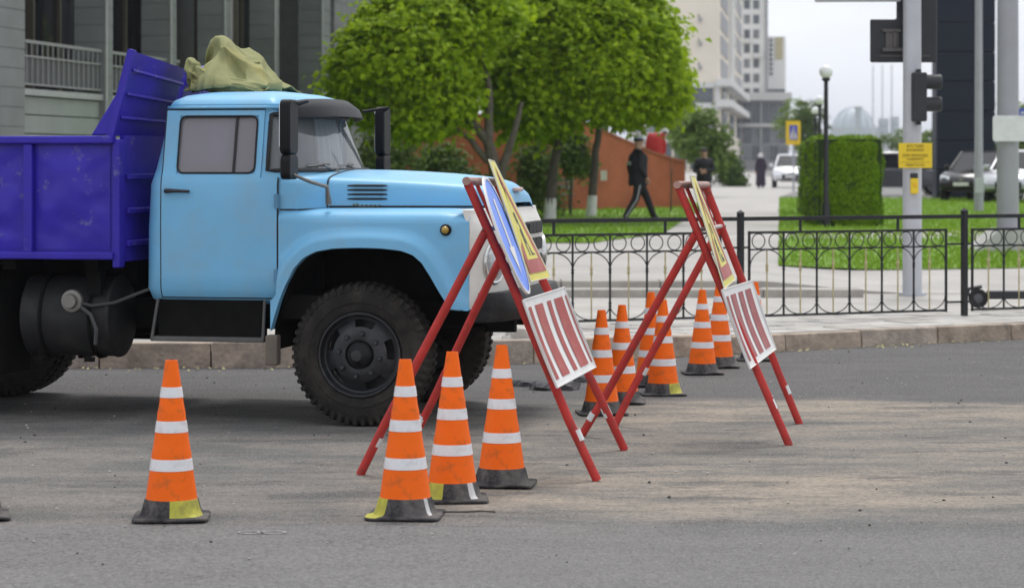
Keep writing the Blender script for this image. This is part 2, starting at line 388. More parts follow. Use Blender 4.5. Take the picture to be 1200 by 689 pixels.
lawn('lawn', [(-9,41.3),(1.3,41.3),(2.7,46),(5.4,72),(6.3,92),(-12,92),(-12,41.3)], 'green lawn under the trees by the brick wall', 26000, 1)
lawn('lawn', [(3.75,36.0),(16,38.5),(26,84),(12.2,92),(9.6,92)], 'green lawn around the clipped hedge and traffic pole', 40000, 2)
# street at the far end of the path
g = MB(); g.add([(9.8,94,.47),(60,90,.47),(60,400,.47),(36,400,.47),(14.2,112,.47),(12.4,112,.47)], [(0,1,2,3,4,5)])
tag(g.build('street', mat('street_asphalt', (.19,.185,.18), .9, var=.15, vscale=.4)), 'grey side street with parked cars behind the lawn', 'road', kind='structure')

# ------------------------------------------------------------------ fence
iron = mat('black_iron', (.018,.018,.020), .45, .3, var=.2, bump=.2, bscale=60)
ochre = mat('ochre_iron', (.42,.36,.19), .6, 0, var=.3, vscale=8)
fence = thing('metal_fence', (2.27,25.43,.157), label='low black wrought iron fence with rings and scrolls along the pavement', cat='fence')
FO = Vector((2.27,25.43,.157))
FP = [Vector(p) for p in ((-8.2,23.3),(-5.55,23.55),(-2.9,23.8),(-.25,24.28),(2.27,25.43),(4.70,26.6),(7.13,27.77))]
ZG = .157
def zz(z): return z - ZG
bar_me = MB().box(-.008,.008,-.008,.008,zz(.22),zz(1.045)).mesh('bar', iron)
knob = MB(); 
for z in (.695, .37): knob.lathe([(.0,zz(z)-.035),(.018,zz(z)-.02),(.012,zz(z)),(.018,zz(z)+.02),(0,zz(z)+.035)], 8)
knob_me = knob.mesh('knuckle', iron, 40)
thin_me = MB().box(-.0055,.0055,-.0055,.0055,zz(.22),zz(.875)).mesh('thin_bar', ochre)
fin = MB(); fin.lathe([(0,zz(.64)),(.016,zz(.665)),(.010,zz(.70)),(.018,zz(.72)),(0,zz(.76))], 8); fin_me = fin.mesh('finial', ochre, 40)
ring_me = MB().tube([(.074*math.cos(R(a)), 0, .074*math.sin(R(a))) for a in range(0, 360, 18)], .006, 5, True).mesh('ring', iron, 40)
def scroll(sg, up, hc):
    P = []
    for k in range(9):
        a = R(90*k/8)
        if up: P.append((sg*hc*(1-math.cos(a)), 0, zz(.70) + (.875-.70)*math.sin(a)))
        else: P.append((sg*hc*(1-math.cos(a)), 0, zz(.37) - (.37-.225)*math.sin(a)))
    return MB().tube(P, .006, 5)
for k, (a, b) in enumerate(zip(FP, FP[1:])):
    t = (b - a).normalized(); ang = math.atan2(t.y, t.x); L_ = (b - a).length
    def loc(u, z=0): p = a + t*u; return (p.x - FO.x, p.y - FO.y, z)
    inst('post', MB().box(-.027,.027,-.027,.027,-.03,zz(1.245)).add([(-.034,-.034,zz(1.245)),(.034,-.034,zz(1.245)),(.034,.034,zz(1.245)),(-.034,.034,zz(1.245)),(0,0,zz(1.275))], [(0,1,4),(1,2,4),(2,3,4),(3,0,4),(3,2,1,0)]).mesh('post', iron), fence, loc(0), (0,0,ang))
    inst('top_rail', MB().box(.03, L_-.03, -.02, .02, zz(1.165), zz(1.205)).mesh('top_rail', iron), fence, loc(0), (0,0,ang))
    u0, u1 = .11, L_ - .24; fr = MB()
    fr.box(u0-.02,u1+.02,-.010,.010,zz(1.035),zz(1.06)); fr.box(u0-.02,u1+.02,-.009,.009,zz(.870),zz(.886)); fr.box(u0-.02,u1+.02,-.010,.010,zz(.205),zz(.228))
    fr.box(u0-.02,u0,-.011,.011,zz(.2),zz(1.062)); fr.box(u1,u1+.02,-.011,.011,zz(.2),zz(1.062))
    inst('panel_frame', fr.mesh('panel_frame', iron), fence, loc(0), (0,0,ang))
    for z in (.30, .90):
        inst('tie', MB().box(u1+.02, L_-.025, -.008, .008, zz(z)-.01, zz(z)+.01).mesh('tie', iron), fence, loc(0), (0,0,ang))
        inst('tie', MB().box(.025, u0-.02, -.008, .008, zz(z)-.01, zz(z)+.01).mesh('tie', iron), fence, loc(0), (0,0,ang))
    n = 12; hc = (u1 - u0) / n; sc_me = [scroll(sg, up, hc).mesh('scroll', iron, 40) for up in (1, 0) for sg in (1, -1)]
    for u in (u0 + 3*(u1-u0)/12*1.0, u1 - (u1-u0)/12*3):
        inst('rail_stub', MB().box(-.012,.012,-.009,.009,zz(1.06),zz(1.165)).mesh('rail_stub', iron), fence, loc(u), (0,0,ang))
    for i in range(n):
        inst('ring', ring_me, fence, loc(u0 + (i+.5)*hc, zz(.961)), (0,0,ang))
    for i in range(0, n + 1):
        u = u0 + i*hc
        if i % 2 == 0:
            if 0 < i < n: inst('bar', bar_me, fence, loc(u), (0,0,ang)); inst('knuckle', knob_me, fence, loc(u), (0,0,ang))
            for q, me in enumerate(sc_me):
                sg = 1 if q % 2 == 0 else -1
                if (i == 0 and sg < 0) or (i == n and sg > 0): continue
                inst('scroll', me, fence, loc(u), (0,0,ang))
        else:
            inst('thin_bar', thin_me, fence, loc(u), (0,0,ang)); inst('finial', fin_me, fence, loc(u), (0,0,ang))

# ------------------------------------------------------------------ brick wall
bw = MB(); wm = mat('brick_red', (.36,.105,.045), .9, var=.22, vscale=1.2, dirt=(.22,.07,.035), dscale=.7, damt=.5, bump=.5, bscale=12)
N_ = 60; out = []
for i in range(N_ + 1):
    u = i / N_; x = -14 + 18.9*u; y = 68 + 1.2*math.sin(u*2.2) + 3.5*smooth01((u-.8)/.2); z = 2.98 - 1.30*smooth01((u-.78)/.25)
    out.append((x, y, z))
vs = []
for x, y, z in out: vs += [(x,y,.3),(x,y,z),(x,y+.4,z),(x,y+.4,.3)]
fs = []
for i in range(N_):
    a, b = 4*i, 4*i+4; fs += [(a,b,b+1,a+1),(a+1,b+1,b+2,a+2),(a+2,b+2,b+3,a+3)]
fs += [(0,1,2,3),(4*N_+3,4*N_+2,4*N_+1,4*N_)]
bw.add(vs, fs)
wall = thing('brick_wall', (0,68,.45), label='long curved red brick wall behind the trees', cat='wall')
o = bw.build('wall_face', wm, None, smooth=40); o.parent = wall; o.location = (0,-68,-.45)
cp = MB()
for i in range(N_):
    (x0,y0,z0),(x1,y1,z1) = out[i], out[i+1]
    cp.hexa([(x0,y0-.05,z0),(x1,y1-.05,z1),(x1,y1+.45,z1),(x0,y0+.45,z0)], [(x0,y0-.05,z0+.07),(x1,y1-.05,z1+.07),(x1,y1+.45,z1+.07),(x0,y0+.45,z0+.07)])
o = cp.build('coping', mat('brick_coping', (.30,.10,.05), .9, var=.25, vscale=3), wall); o.location = (0,-68,-.45)
o = MB().box(2.39, 2.56, 69.0, 69.09, 1.25, 1.52).build('notice', mat('paper', (.6,.56,.5), .8), wall); o.location = (-.0,-68,-.45)

# ------------------------------------------------------------------ building on the left (runs away from the camera)
BD = Vector((.162, 1, 0)).normalized(); BN = Vector((BD.y, -BD.x, 0))    # along, outward (towards the street)
B0 = at(20, 190, 40); B0.z = 0
bld = thing('grey_building', B0, math.atan2(BD.y, BD.x), label='dark grey clad building with balcony and columns behind the lorry', cat='building')
# local: x along the facade (away), y to the left = into the building, -y = out
clad = mat('grey_cladding', (.15,.165,.16), .8, var=.15, vscale=.8, dirt=(.08,.085,.085), dscale=.6, damt=.6)
clad_l = mat('pale_cladding', (.23,.25,.235), .8, var=.12, vscale=1)
col_m = mat('column_cladding', (.165,.18,.175), .8, var=.15, vscale=1)
dkgl = mat('dark_glass', (.012,.012,.014), .06, 0, var=.2, spec=.6)
dkwall = mat('dark_recess', (.05,.053,.055), .8, var=.2)
trimm = mat('grey_trim', (.30,.315,.305), .7, var=.12)
MB().box(-14, 30, 1.6, 9, -.1, 12).build('core', dkwall, bld)
MB().box(-14, 30, .3, 1.6, 9.2, 12).build('upper_floor', clad, bld)
# base wall boards below the balcony
for k in range(9):
    MB().box(-.1, 8.6, -.05 - (k % 2)*.0, .06, .1 + k*.30, .1 + k*.30 + .285).build('board', clad_l, bld, bevel=.015)
MB().box(-.1, 8.6, .05, 1.6, .1, 2.78).build('base_wall', clad, bld)
MB().box(-14, 8.6, -.12, 1.6, 2.80, 2.90).build('balcony_slab', trimm, bld)
ra = MB().box(0.1, 8.5, -.10, -.05, 3.62, 3.67); ra.box(.1, 8.5, -.09, -.06, 3.40, 3.43); ra.box(.1, 8.5, -.09, -.06, 2.96, 2.99)
rail = ra.build('balcony_rail', mat('rail_grey', (.22,.225,.22), .6), bld)
for k in range(34):
    inst('baluster', MB().box(-.012,.012,-.085,-.065,2.99,3.62).mesh('baluster', MATS['rail_grey']) if k == 0 else bal_me, rail, (.2 + k*.25, 0, 0)); bal_me = rail.children[0].data
MB().box(.1, 8.5, -.055, -.045, 2.99, 3.40).build('rail_mesh', mat('rail_infill', (.085,.088,.09), .7), rail)
def column(u, w_=.42, top=9.3, z0=-.1, name='column', mt=None, dep=.55, o=-.15):
    c = thing_part = MB(); z = z0; k = 0
    while z < top:
        c.box(u - w_/2, u + w_/2, o, o + dep, z, z + .285); c.box(u - w_/2 + .012, u + w_/2 - .012, o + .012, o + dep - .012, z + .285, z + .30); z += .30
    c.build(name, mt or col_m, bld)
    if w_ < 1: MB().box(u - w_/2 - .02, u - w_/2 + .05, o - .03, o - .003, z0, top).build('lit_edge_strip', trimm, bld)  # pale strip paints the lit front edge onto the column
for u in (4.1, 7.9, 11.6, 15.6): column(u)
column(-1.5, 2.6, name='corner_pier', dep=1.7, o=-.2)
column(20.2, .9); column(26, 9.0, name='siding_wall', dep=1.6, o=-.05, mt=mat('dark_siding', (.17,.17,.175), .8, var=.15))
# glazing between the columns
def window(u0, u1, z0, z1, y=1.45, panes=2, fm=None, gm=None, depth=.1):
    fm = fm or trimm; f = MB(); t = .06
    f.box(u0,u1,y-depth,y+.1,z0,z0+t); f.box(u0,u1,y-depth,y+.1,z1-t,z1); f.box(u0,u0+t,y-depth,y+.1,z0+t,z1-t); f.box(u1-t,u1,y-depth,y+.1,z0+t,z1-t)
    for k in range(1, panes):
        x = u0 + (u1-u0)*k/panes; f.box(x-t/2,x+t/2,y-depth+.01,y+.1,z0+t,z1-t)
    wn = f.build('window', fm, bld)
    for k in range(panes):
        a = u0 + (u1-u0)*k/panes + t/2; b = u0 + (u1-u0)*(k+1)/panes - t/2
        MB().box(a, b, y-.02, y+.05, z0+t, z1-t).build('pane', gm or dkgl, wn)
    return wn
frd = mat('frame_dark', (.09,.08,.06), .5)
frw = mat('frame_pale', (.32,.31,.31), .5)
window(.3, 3.7, 2.95, 7.5, panes=4, fm=frd)
window(4.5, 7.4, 2.95, 7.5, panes=2, fm=frd)
window(8.4, 11.2, 1.2, 7.5, panes=2, fm=frd)
window(12.0, 14.6, .6, 7.5, y=.55, panes=4, fm=frd, gm=mat('curtain_glass', (.36,.35,.36), .35, var=.25, vscale=2, stretch=(3,1,.1)), depth=.12)
window(16.0, 19.6, .6, 7.5, panes=3, fm=frd)
rw = MB(); rw.lathe([(.42,-.12),(.5,-.12),(.5,.03),(.42,.03)], 28, 'y', (23.2,0,4.05)); rw.build('round_window_frame', dkwall, bld, smooth=40)
MB().lathe([(0,-.075),(.43,-.075)], 28, 'y', (23.2,0,4.05)).build('round_window_pane', dkgl, bld)
# ================================================================== FAR BUILDINGS
def quad_tower(name, foot, z0, z1, m, label):
    c = Vector((sum(p[0] for p in foot)/len(foot), sum(p[1] for p in foot)/len(foot), z0))
    t = thing(name, c, label=label, cat='building')
    o = MB().prism([(p[0]-c.x, p[1]-c.y) for p in foot], 0, z1-z0, 'z').build('wall', m, t)
    t['cx'] = 0.0; del t['cx']; return t, c
def pxx(x, d): return (x - 600)/FPX*d
def pzz(y, d): return CAMH - (y - HOR)/FPX*d
beige = mat('beige_render', (.78,.71,.60), .9, var=.06, vscale=.15)
whiter = mat('white_render', (.74,.74,.73), .9, var=.06, vscale=.2)
greyr = mat('grey_render', (.33,.33,.35), .85, var=.08, vscale=.2)
fargl = mat('far_glass', (.10,.115,.13), .15, 0, var=.3, vscale=.6)
fargl2 = mat('far_glass_pale', (.20,.215,.22), .2, 0, var=.4, vscale=.4)
trimw = mat('far_trim', (.66,.66,.64), .8, var=.05)
# beige tower with a receding flank
A = [(pxx(735,320),320),(pxx(843,320),320),(pxx(869,415),415),(pxx(735,415),415)]
ta, ca = quad_tower('beige_tower', A, .3, 34, beige, 'tall beige apartment tower right of the big tree')
def onface(p, q, u, out):     # point on a wall line p-q, pushed outwards
    d = Vector((q[0]-p[0], q[1]-p[1])); n = Vector((d.y, -d.x)).normalized(); r = Vector(p) + d*u + n*out; return r
def facebox(t, c, p, q, u0, u1, z0, z1, dep, name, m, inn=.3):
    a = onface(p,q,u0,dep); b = onface(p,q,u1,dep); e = onface(p,q,u1,-inn); f = onface(p,q,u0,-inn)
    mb = MB().hexa([(k.x-c.x,k.y-c.y,z0-c.z) for k in (a,b,e,f)], [(k.x-c.x,k.y-c.y,z1-c.z) for k in (a,b,e,f)])
    return mb.build(name, m, t)
for y in (20, 48, 76):       # air-conditioning boxes and small vents on the blind wall
    z = pzz(y+6, 320); u = (820-735)/108
    facebox(ta, ca, A[0], A[1], u-.012, u+.02, z, z+.55, .35, 'air_conditioner', greyr)
    facebox(ta, ca, A[0], A[1], u-.016, u-.004, z+.5, z+.95, .05, 'vent', fargl)
F0, F1 = A[1], A[2]
for k in range(10):
    z = 12.6 + k*3.0
    for u0, u1, mm in ((.04,.30,greyr),(.52,.66,fargl),(.72,.97,greyr)):
        w_ = facebox(ta, ca, F0, F1, u0, u1, z, z+2.2, .06 if mm is fargl else .12, 'window' if mm is fargl else 'loggia', mm)
facebox(ta, ca, F0, F1, .36, .46, 11, 33, .5, 'pilaster', trimw)
for z, u1 in ((11.2, 1.0), (8.6, 1.0)):
    facebox(ta, ca, F0, F1, -.02, u1, z, z+.9, 1.6, 'balcony', trimw)
for u in (.08,.4,.72):
    facebox(ta, ca, F0, F1, u, u+.16, 9.6, 11.1, .2, 'window', fargl)
    facebox(ta, ca, F0, F1, u, u+.16, 5.4, 8.4, .2, 'window', fargl)
facebox(ta, ca, A[0], A[1], 0, 1.02, 11.0, 11.7, .5, 'cornice', trimw)
facebox(ta, ca, A[0], A[1], 0, .93, 9.1, 11.0, .15, 'strip_window', fargl)
facebox(ta, ca, A[0], A[1], .95, 1.0, 9.1, 11.0, .4, 'pilaster', trimw)
facebox(ta, ca, A[0], A[1], 0, 1.02, 8.2, 9.1, .8, 'cornice', trimw)
for k in range(6): facebox(ta, ca, A[0], A[1], .04+k*.16, .16+k*.16, 5.4, 7.9, .1, 'window', fargl2)
facebox(ta, ca, A[0], A[1], 0, 1.02, 4.3, 5.2, 1.2, 'cornice', trimw)
for k in range(6): facebox(ta, ca, A[0], A[1], .04+k*.16, .16+k*.16, .8, 4.1, .1, 'window', fargl)
# pale tower further along
D = 430; Bf = [(pxx(866,D),D),(pxx(898,D),D),(pxx(900,D+25),D+25),(pxx(866,D+25),D+25)]
tb, cb = quad_tower('white_tower', Bf, .3, 46, whiter, 'narrow white tower with balconies behind the beige tower')
for k in range(11):
    z = 12.6 + k*2.35*1.05
    for u0, u1 in ((.18,.40),(.52,.74)):
        facebox(tb, cb, Bf[0], Bf[1], u0, u1, z, z+1.5, .05, 'window', fargl if (k*7+int(u0*10)) % 3 else fargl2)
for k, u0 in ((4,.14),(3,.5),(7,.14)):
    z = 12.6 + k*2.467; facebox(tb, cb, Bf[0], Bf[1], u0, u0+.34, z-.75, z-.05, 1.1, 'balcony', trimw)
facebox(tb, cb, Bf[0], Bf[1], .96, 1.05, 11, 46, .5, 'pilaster', greyr)
D2 = 432; Cf = [(pxx(899,D2),D2),(pxx(920,D2),D2),(pxx(921,D2+12),D2+12),(pxx(899,D2+12),D2+12)]
tcn, cc = quad_tower('lettered_block', Cf, .3, pzz(43,D2), whiter, 'lower white block with vertical lettering and a yellow panel')
facebox(tcn, cc, Cf[0], Cf[1], .44, .86, pzz(70,D2), pzz(44.5,D2), .12, 'yellow_panel', mat('ochre_panel', (.50,.45,.28), .8))
for k in range(8):
    y = 46 + k*5.6; z = pzz(y+3.2, D2)
    facebox(tcn, cc, Cf[0], Cf[1], .14, .30, z, z+.42, .2, 'letter', mat('letter_grey', (.12,.12,.13), .6)); 
    facebox(tcn, cc, Cf[0], Cf[1], .14, .19, z+.1, z+.50, .2, 'letter', MATS['letter_grey'])
facebox(tcn, cc, Cf[0], Cf[1], 0, 1, pzz(108,D2), pzz(105,D2), .2, 'dark_band', fargl)
# podium below both
D3 = 405; Pf = [(pxx(867,D3),D3),(pxx(924,D3),D3),(pxx(925,D3+22),D3+22),(pxx(867,D3+22),D3+22)]
tp, cp_ = quad_tower('glass_podium', Pf, .3, pzz(110,D3), greyr, 'low glass fronted podium with white cornices at the path end')
facebox(tp, cp_, Pf[0], Pf[1], -.04, 1.05, pzz(118,D3), pzz(109,D3), 1.5, 'cornice', trimw)
for r_, (ya, yb) in enumerate(((121,144),(150,168),(171,188))):
    for k in range(5):
        if k in (2,): facebox(tp, cp_, Pf[0], Pf[1], .04+k*.19, .06+k*.19, pzz(yb,D3), pzz(ya,D3), .5, 'mullion', trimw)
        facebox(tp, cp_, Pf[0], Pf[1], .07+k*.185, .23+k*.185, pzz(yb,D3), pzz(ya,D3), .1, 'window', (fargl if r_ == 0 or (k+r_) % 2 else fargl2))
facebox(tp, cp_, Pf[0], Pf[1], -.02, 1.02, pzz(149,D3), pzz(145.5,D3), .8, 'cornice', trimw)
# hazy distance: drum, dome, pylons, flagpoles
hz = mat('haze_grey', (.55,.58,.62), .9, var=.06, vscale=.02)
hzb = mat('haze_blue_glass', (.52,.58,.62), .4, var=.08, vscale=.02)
def far_thing(name, label, cat, fn, x, d, group=None):
    t = thing(name, (pxx(x,d), d, 0), label=label, cat=cat, group=group); fn(t, d); return t
def fd(t, d):
    k = d/FPX; r = 26*k
    MB().lathe([(r*math.cos(R(a)), pzz(160,d) + 34*k*math.sin(R(a))) for a in range(0, 91, 9)], 24).build('dome_shell', hzb, t, smooth=60)
    MB().lathe([(r*1.02,-1),(r*1.02,pzz(158,d))], 24).build('drum', hz, t)
    for q in range(8):
        a = R(180 + q*180/7); MB().tube([(r*1.01*math.cos(R(e))*math.cos(a), r*1.01*math.cos(R(e))*math.sin(a), pzz(160,d)+34.4*k*math.sin(R(e))) for e in range(0, 90, 12)], .3, 4).build('rib', hz, t)
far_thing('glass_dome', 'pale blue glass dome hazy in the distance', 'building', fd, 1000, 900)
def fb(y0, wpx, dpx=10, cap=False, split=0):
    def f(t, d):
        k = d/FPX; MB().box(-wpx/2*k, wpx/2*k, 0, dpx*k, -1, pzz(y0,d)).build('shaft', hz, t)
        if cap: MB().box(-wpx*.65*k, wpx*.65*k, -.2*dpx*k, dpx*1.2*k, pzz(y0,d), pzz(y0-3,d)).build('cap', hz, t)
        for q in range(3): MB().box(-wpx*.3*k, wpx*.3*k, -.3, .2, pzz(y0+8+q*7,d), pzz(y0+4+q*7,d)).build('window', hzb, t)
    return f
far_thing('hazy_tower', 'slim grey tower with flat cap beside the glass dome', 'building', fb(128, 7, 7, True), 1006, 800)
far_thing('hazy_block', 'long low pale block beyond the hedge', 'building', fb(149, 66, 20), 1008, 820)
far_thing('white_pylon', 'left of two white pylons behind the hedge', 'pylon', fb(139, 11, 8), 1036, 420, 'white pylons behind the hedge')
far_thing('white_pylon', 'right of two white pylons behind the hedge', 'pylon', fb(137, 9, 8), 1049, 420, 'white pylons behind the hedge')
def fl(t, d):
    k = d/FPX; MB().tube([(0,0,0),(0,0,pzz(78,d))], [1.1*k,.7*k], 6).build('pole', mat('far_pole', (.5,.52,.55), .6), t); MB().lathe([(0,pzz(78,d)),(1.4*k,pzz(77,d)),(0,pzz(76,d))], 8).build('finial', MATS['far_pole'], t)
for x, w_ in ((1023,'left'),(1034,'middle'),(1045,'right')):
    far_thing('flagpole', w_ + ' of three bare flagpoles beyond the hedge', 'flagpole', fl, x, 520, 'bare flagpoles beyond the hedge')

# navy pylon panel on the right, made of stacked panels
D = 90; nav = mat('navy_panel', (.011,.015,.030), .55, spec=.2, var=.12, vscale=.5)
t = thing('navy_pylon', (pxx(1132,D), D, .45), label='tall dark navy panelled advertising pylon on the right', cat='pylon')
hw = 34.5*D/FPX; z = .42; k = 0
while z < 9.5:
    x1 = hw
    MB().box(-hw, x1, 0, 1.0, z - .45, z - .45 + 1.02).build('panel', nav, t, bevel=.02); z += 1.04; k += 1
MB().box(-hw+.05, hw-.05, .06, .94, .6, 9.0).build('core', mat('black_core', (.01,.01,.012), .6), t)

# ================================================================== TREES
bark = mat('bark', (.10,.085,.068), .95, var=.35, vscale=8, bump=1, bscale=20)
lime = mat('limewash', (.72,.72,.69), .9, var=.12, vscale=6, dirt=(.35,.33,.3), dscale=5, damt=.5)
def leaf_crown(ells, nclump, nleaf, size, seed, droop=.3, shell=.62, clump=.36):
    r = random.Random(seed); mb = MB(); V = []; Fc = []
    wsum = [e[3]*e[4]*e[5] for e in ells]
    for _ in range(nclump):
        e = r.choices(ells, wsum)[0]
        while True:
            d = Vector((r.gauss(0,1), r.gauss(0,1), r.gauss(0,1))).normalized()
            if d.z > -.92: break
        rad = (shell + (1-shell)*r.random()**.5) * (1 + .20*noise.noise(d*2.6 + Vector((seed, 0, 0))))
        if r.random() < .22: rad *= r.uniform(.45, .9)
        c = Vector((e[0] + d.x*e[3]*rad, e[1] + d.y*e[4]*rad, e[2] + d.z*e[5]*rad))
        cl = clump * r.uniform(.6, 1.25)
        for _ in range(int(nleaf * r.uniform(.6, 1.3))):
            q = Vector((r.gauss(0,.5), r.gauss(0,.5), r.gauss(0,.33))) * cl
            p = c + q - Vector((0,0, droop*q.xy.length))
            nrm = (d*.7 + Vector((0,0,.75)) + Vector((r.gauss(0,.5), r.gauss(0,.5), r.gauss(0,.35)))).normalized()
            u = nrm.orthogonal().normalized(); a = r.uniform(0, 6.28); w_ = nrm.cross(u); u = u*math.cos(a) + w_*math.sin(a); w_ = nrm.cross(u)
            s_ = size * r.uniform(.65, 1.25); b = len(V); fo = nrm * (s_*.22)
            V += [p - u*s_*.5, p + w_*s_*.48 - fo, p + u*s_*.12 + w_*s_*.22, p + u*s_*.62 - fo*.4, p + u*s_*.12 - w_*s_*.22, p - w_*s_*.48 - fo]
            Fc += [(b, b+4, b+3, b+2), (b, b+2, b+1), (b, b+5, b+4)]
    mb.v = [tuple(p) for p in V]; mb.f = Fc; mb.m = [0]*len(Fc); return mb
def tree(name, base, limbs, ells, label, lm, nclump, nleaf, size, seed, white=0, group=None, cat='tree', clump=.38, shell=.62):
    t = thing(name, base, label=label, cat=cat, group=group); b = MB()
    for P, r0, r1 in limbs:
        P = [Vector(p) for p in P]; Q = []
        for k in range(len(P)-1):
            for q in range(4): Q.append(P[k].lerp(P[k+1], q/4))
        Q.append(P[-1]); n = len(Q)
        Q = [p + Vector((.03*noise.noise((k*.7, seed, 0)), .03*noise.noise((k*.7, seed, 5)), 0)) for k, p in enumerate(Q)]
        b.tube(Q, [r0 + (r1-r0)*k/(n-1) for k in range(n)], 9)
    if b.v: b.build('trunk', bark, t, smooth=60)
    if white:
        P, r0, r1 = limbs[0]; a, c = Vector(P[0]), Vector(P[1]); k = white / max(.01, (c-a).z)
        MB().tube([a - Vector((0,0,.05)), a.lerp(c, k)], [r0*1.08+.012, (r0+(r1-r0)*k*.5)*1.0+.012], 10).build('limewash_band', lime, t, smooth=60)
    o = leaf_crown(ells, nclump, nleaf, size, seed, clump=clump, shell=shell).build('crown', lm, t, fix=False); return t
maple = leafmat('maple_leaf', (.20,.33,.005), (.42,.56,.014), .5)
darkleaf = leafmat('dark_leaf', (.045,.09,.012), (.09,.155,.02), .3)
midleaf = leafmat('mid_leaf', (.10,.16,.035), (.17,.25,.05), .3)
yleaf = leafmat('yellow_leaf', (.15,.23,.03), (.22,.30,.05), .35)
def rel(x, y, d, base): return tuple(at(x, y, d) - Vector(base))
base = (pxx(582,50), 50, .45)
tree('maple_tree', base, [([(0,0,-.1), rel(583,215,50,base), rel(572,165,50,base), rel(520,110,50,base), rel(490,70,50,base)], .17, .04),
      ([rel(583,215,50,base), rel(598,170,50,base), rel(612,120,50,base)], .11, .04), ([rel(572,190,50,base), rel(548,160,50,base), rel(500,135,49.5,base)], .08, .025), ([rel(572,168,50,base), rel(574,110,50,base), rel(560,40,50,base)], .10, .03)],
     [(*rel(476,76,50,base), 1.38,1.5,1.20), (*rel(500,30,50.3,base), 1.2,1.4,.95), (*rel(545,10,50.6,base), 1.0,1.2,.8), (*rel(425,95,50,base), .60,.8,.80), (*rel(500,120,49.6,base), .9,.9,.75)],
     'left maple with round bright green crown above the lorry cab', maple, 900, 50, .155, 3, group='round crowned maples')
base = (*at(643,258,54).xy, .47)
tree('maple_tree', base, [([(0,0,-.1), rel(648,200,54,base), rel(657,150,54,base), rel(672,100,54,base)], .125, .06), ([rel(655,160,54,base), rel(620,110,54,base), rel(600,60,54,base)], .06, .02), ([rel(660,140,54,base), rel(730,95,54,base)], .06, .02)],
     [(*rel(690,66,54,base), 1.95,1.9,1.5), (*rel(620,95,53.6,base), 1.0,1.2,1.35), (*rel(752,92,54,base), .80,1.2,1.0), (*rel(690,10,54.2,base), 1.55,1.6,1.0), (*rel(600,40,54,base), .8,1.1,.9)],
     'right maple with broad bright green crown and limewashed trunk base', maple, 1650, 50, .16, 5, white=.62, group='round crowned maples')
base = (*at(692,251,60).xy, .47)
tree('maple_tree', base, [([(0,0,-.1), rel(697,190,60,base), rel(703,140,60,base), rel(705,100,60,base)], .115, .05)],
     [(*rel(735,85,60,base), 1.4,1.4,1.1), (*rel(690,40,60,base), 1.6,1.4,1.5)], 'maple behind with leaning pale trunk limewashed at its base', maple, 460, 44, .165, 8, white=.60, group='round crowned maples')
# shrubs and small trees in front of the brick wall
for k, (x, y, d, rx, rz, m_, lb) in enumerate(((455,175,58,.75,.8,midleaf,'mid green shrub behind the lorry bonnet near the mirror'),(515,190,60,.5,.5,midleaf,'dark green shrub below the left maple crown'),
        (545,215,57,.5,.4,darkleaf,'low dark shrub hidden behind the lorry bonnet'),(626,196,58,.40,.7,midleaf,'loose green shrub between the two maple trunks'),(668,172,62,.3,.4,midleaf,'thin green sapling beside the limewashed maple trunk'))):
    base = (pxx(x,d), d, .45); c = Vector(rel(x,y,d,base))
    tree('shrub', base, [([(0,0,-.05),(.05,0,c.z*.5),(.0,0,c.z)], .04, .01), ([(.02,0,.2),(-.2,0,c.z*.8)], .03, .01)], [(*c, rx, rx, rz), (c.x+.2, c.y, max(.25,c.z-rz*.9), rx*.8, rx*.8, rz*.7)], lb, m_, 90, 26, .13, 20+k, cat='shrub', shell=.3)
# trees beyond the wall end
for k, (x, y, d, rx, rz, m_, lb) in enumerate(((822,158,95,1.0,1.0,midleaf,'grey green small tree behind the standing person'),(800,140,110,1.1,1.0,yleaf,'yellow green tree beyond the brick wall end'),
        (932,140,190,1.5,1.6,yleaf,'pale green tree behind the crossing sign'),(950,146,180,1.3,2.2,darkleaf,'dark green tree behind the far lamp posts'),
        (1090,176,150,1.3,1.2,midleaf,'green bush left of the navy pylon'),(1192,150,110,1.0,1.2,yleaf,'yellow green tree at the right edge behind the grey pole'),(1170,180,112,1.4,.8,darkleaf,'dark bush behind the parked dark car'),(853,196,135,.7,.8,darkleaf,'dark bush beside the far path'),(1060,165,200,2.2,1.0,midleaf,'distant green tree behind the traffic pole'))):
    base = (pxx(x,d), d, .4); c = Vector(rel(x,y,d,base))
    tree('far_tree', base, [([(0,0,-.1),(0.05,0,c.z*.5),(0,0,c.z)], .09, .03)], [(*c, rx, rx, rz), (c.x+rx*.4, c.y, max(.3, c.z-rz*.8), rx*.8, rx*.8, rz*.6)], lb, m_, 130, 24, .20, 40+k, shell=.35)
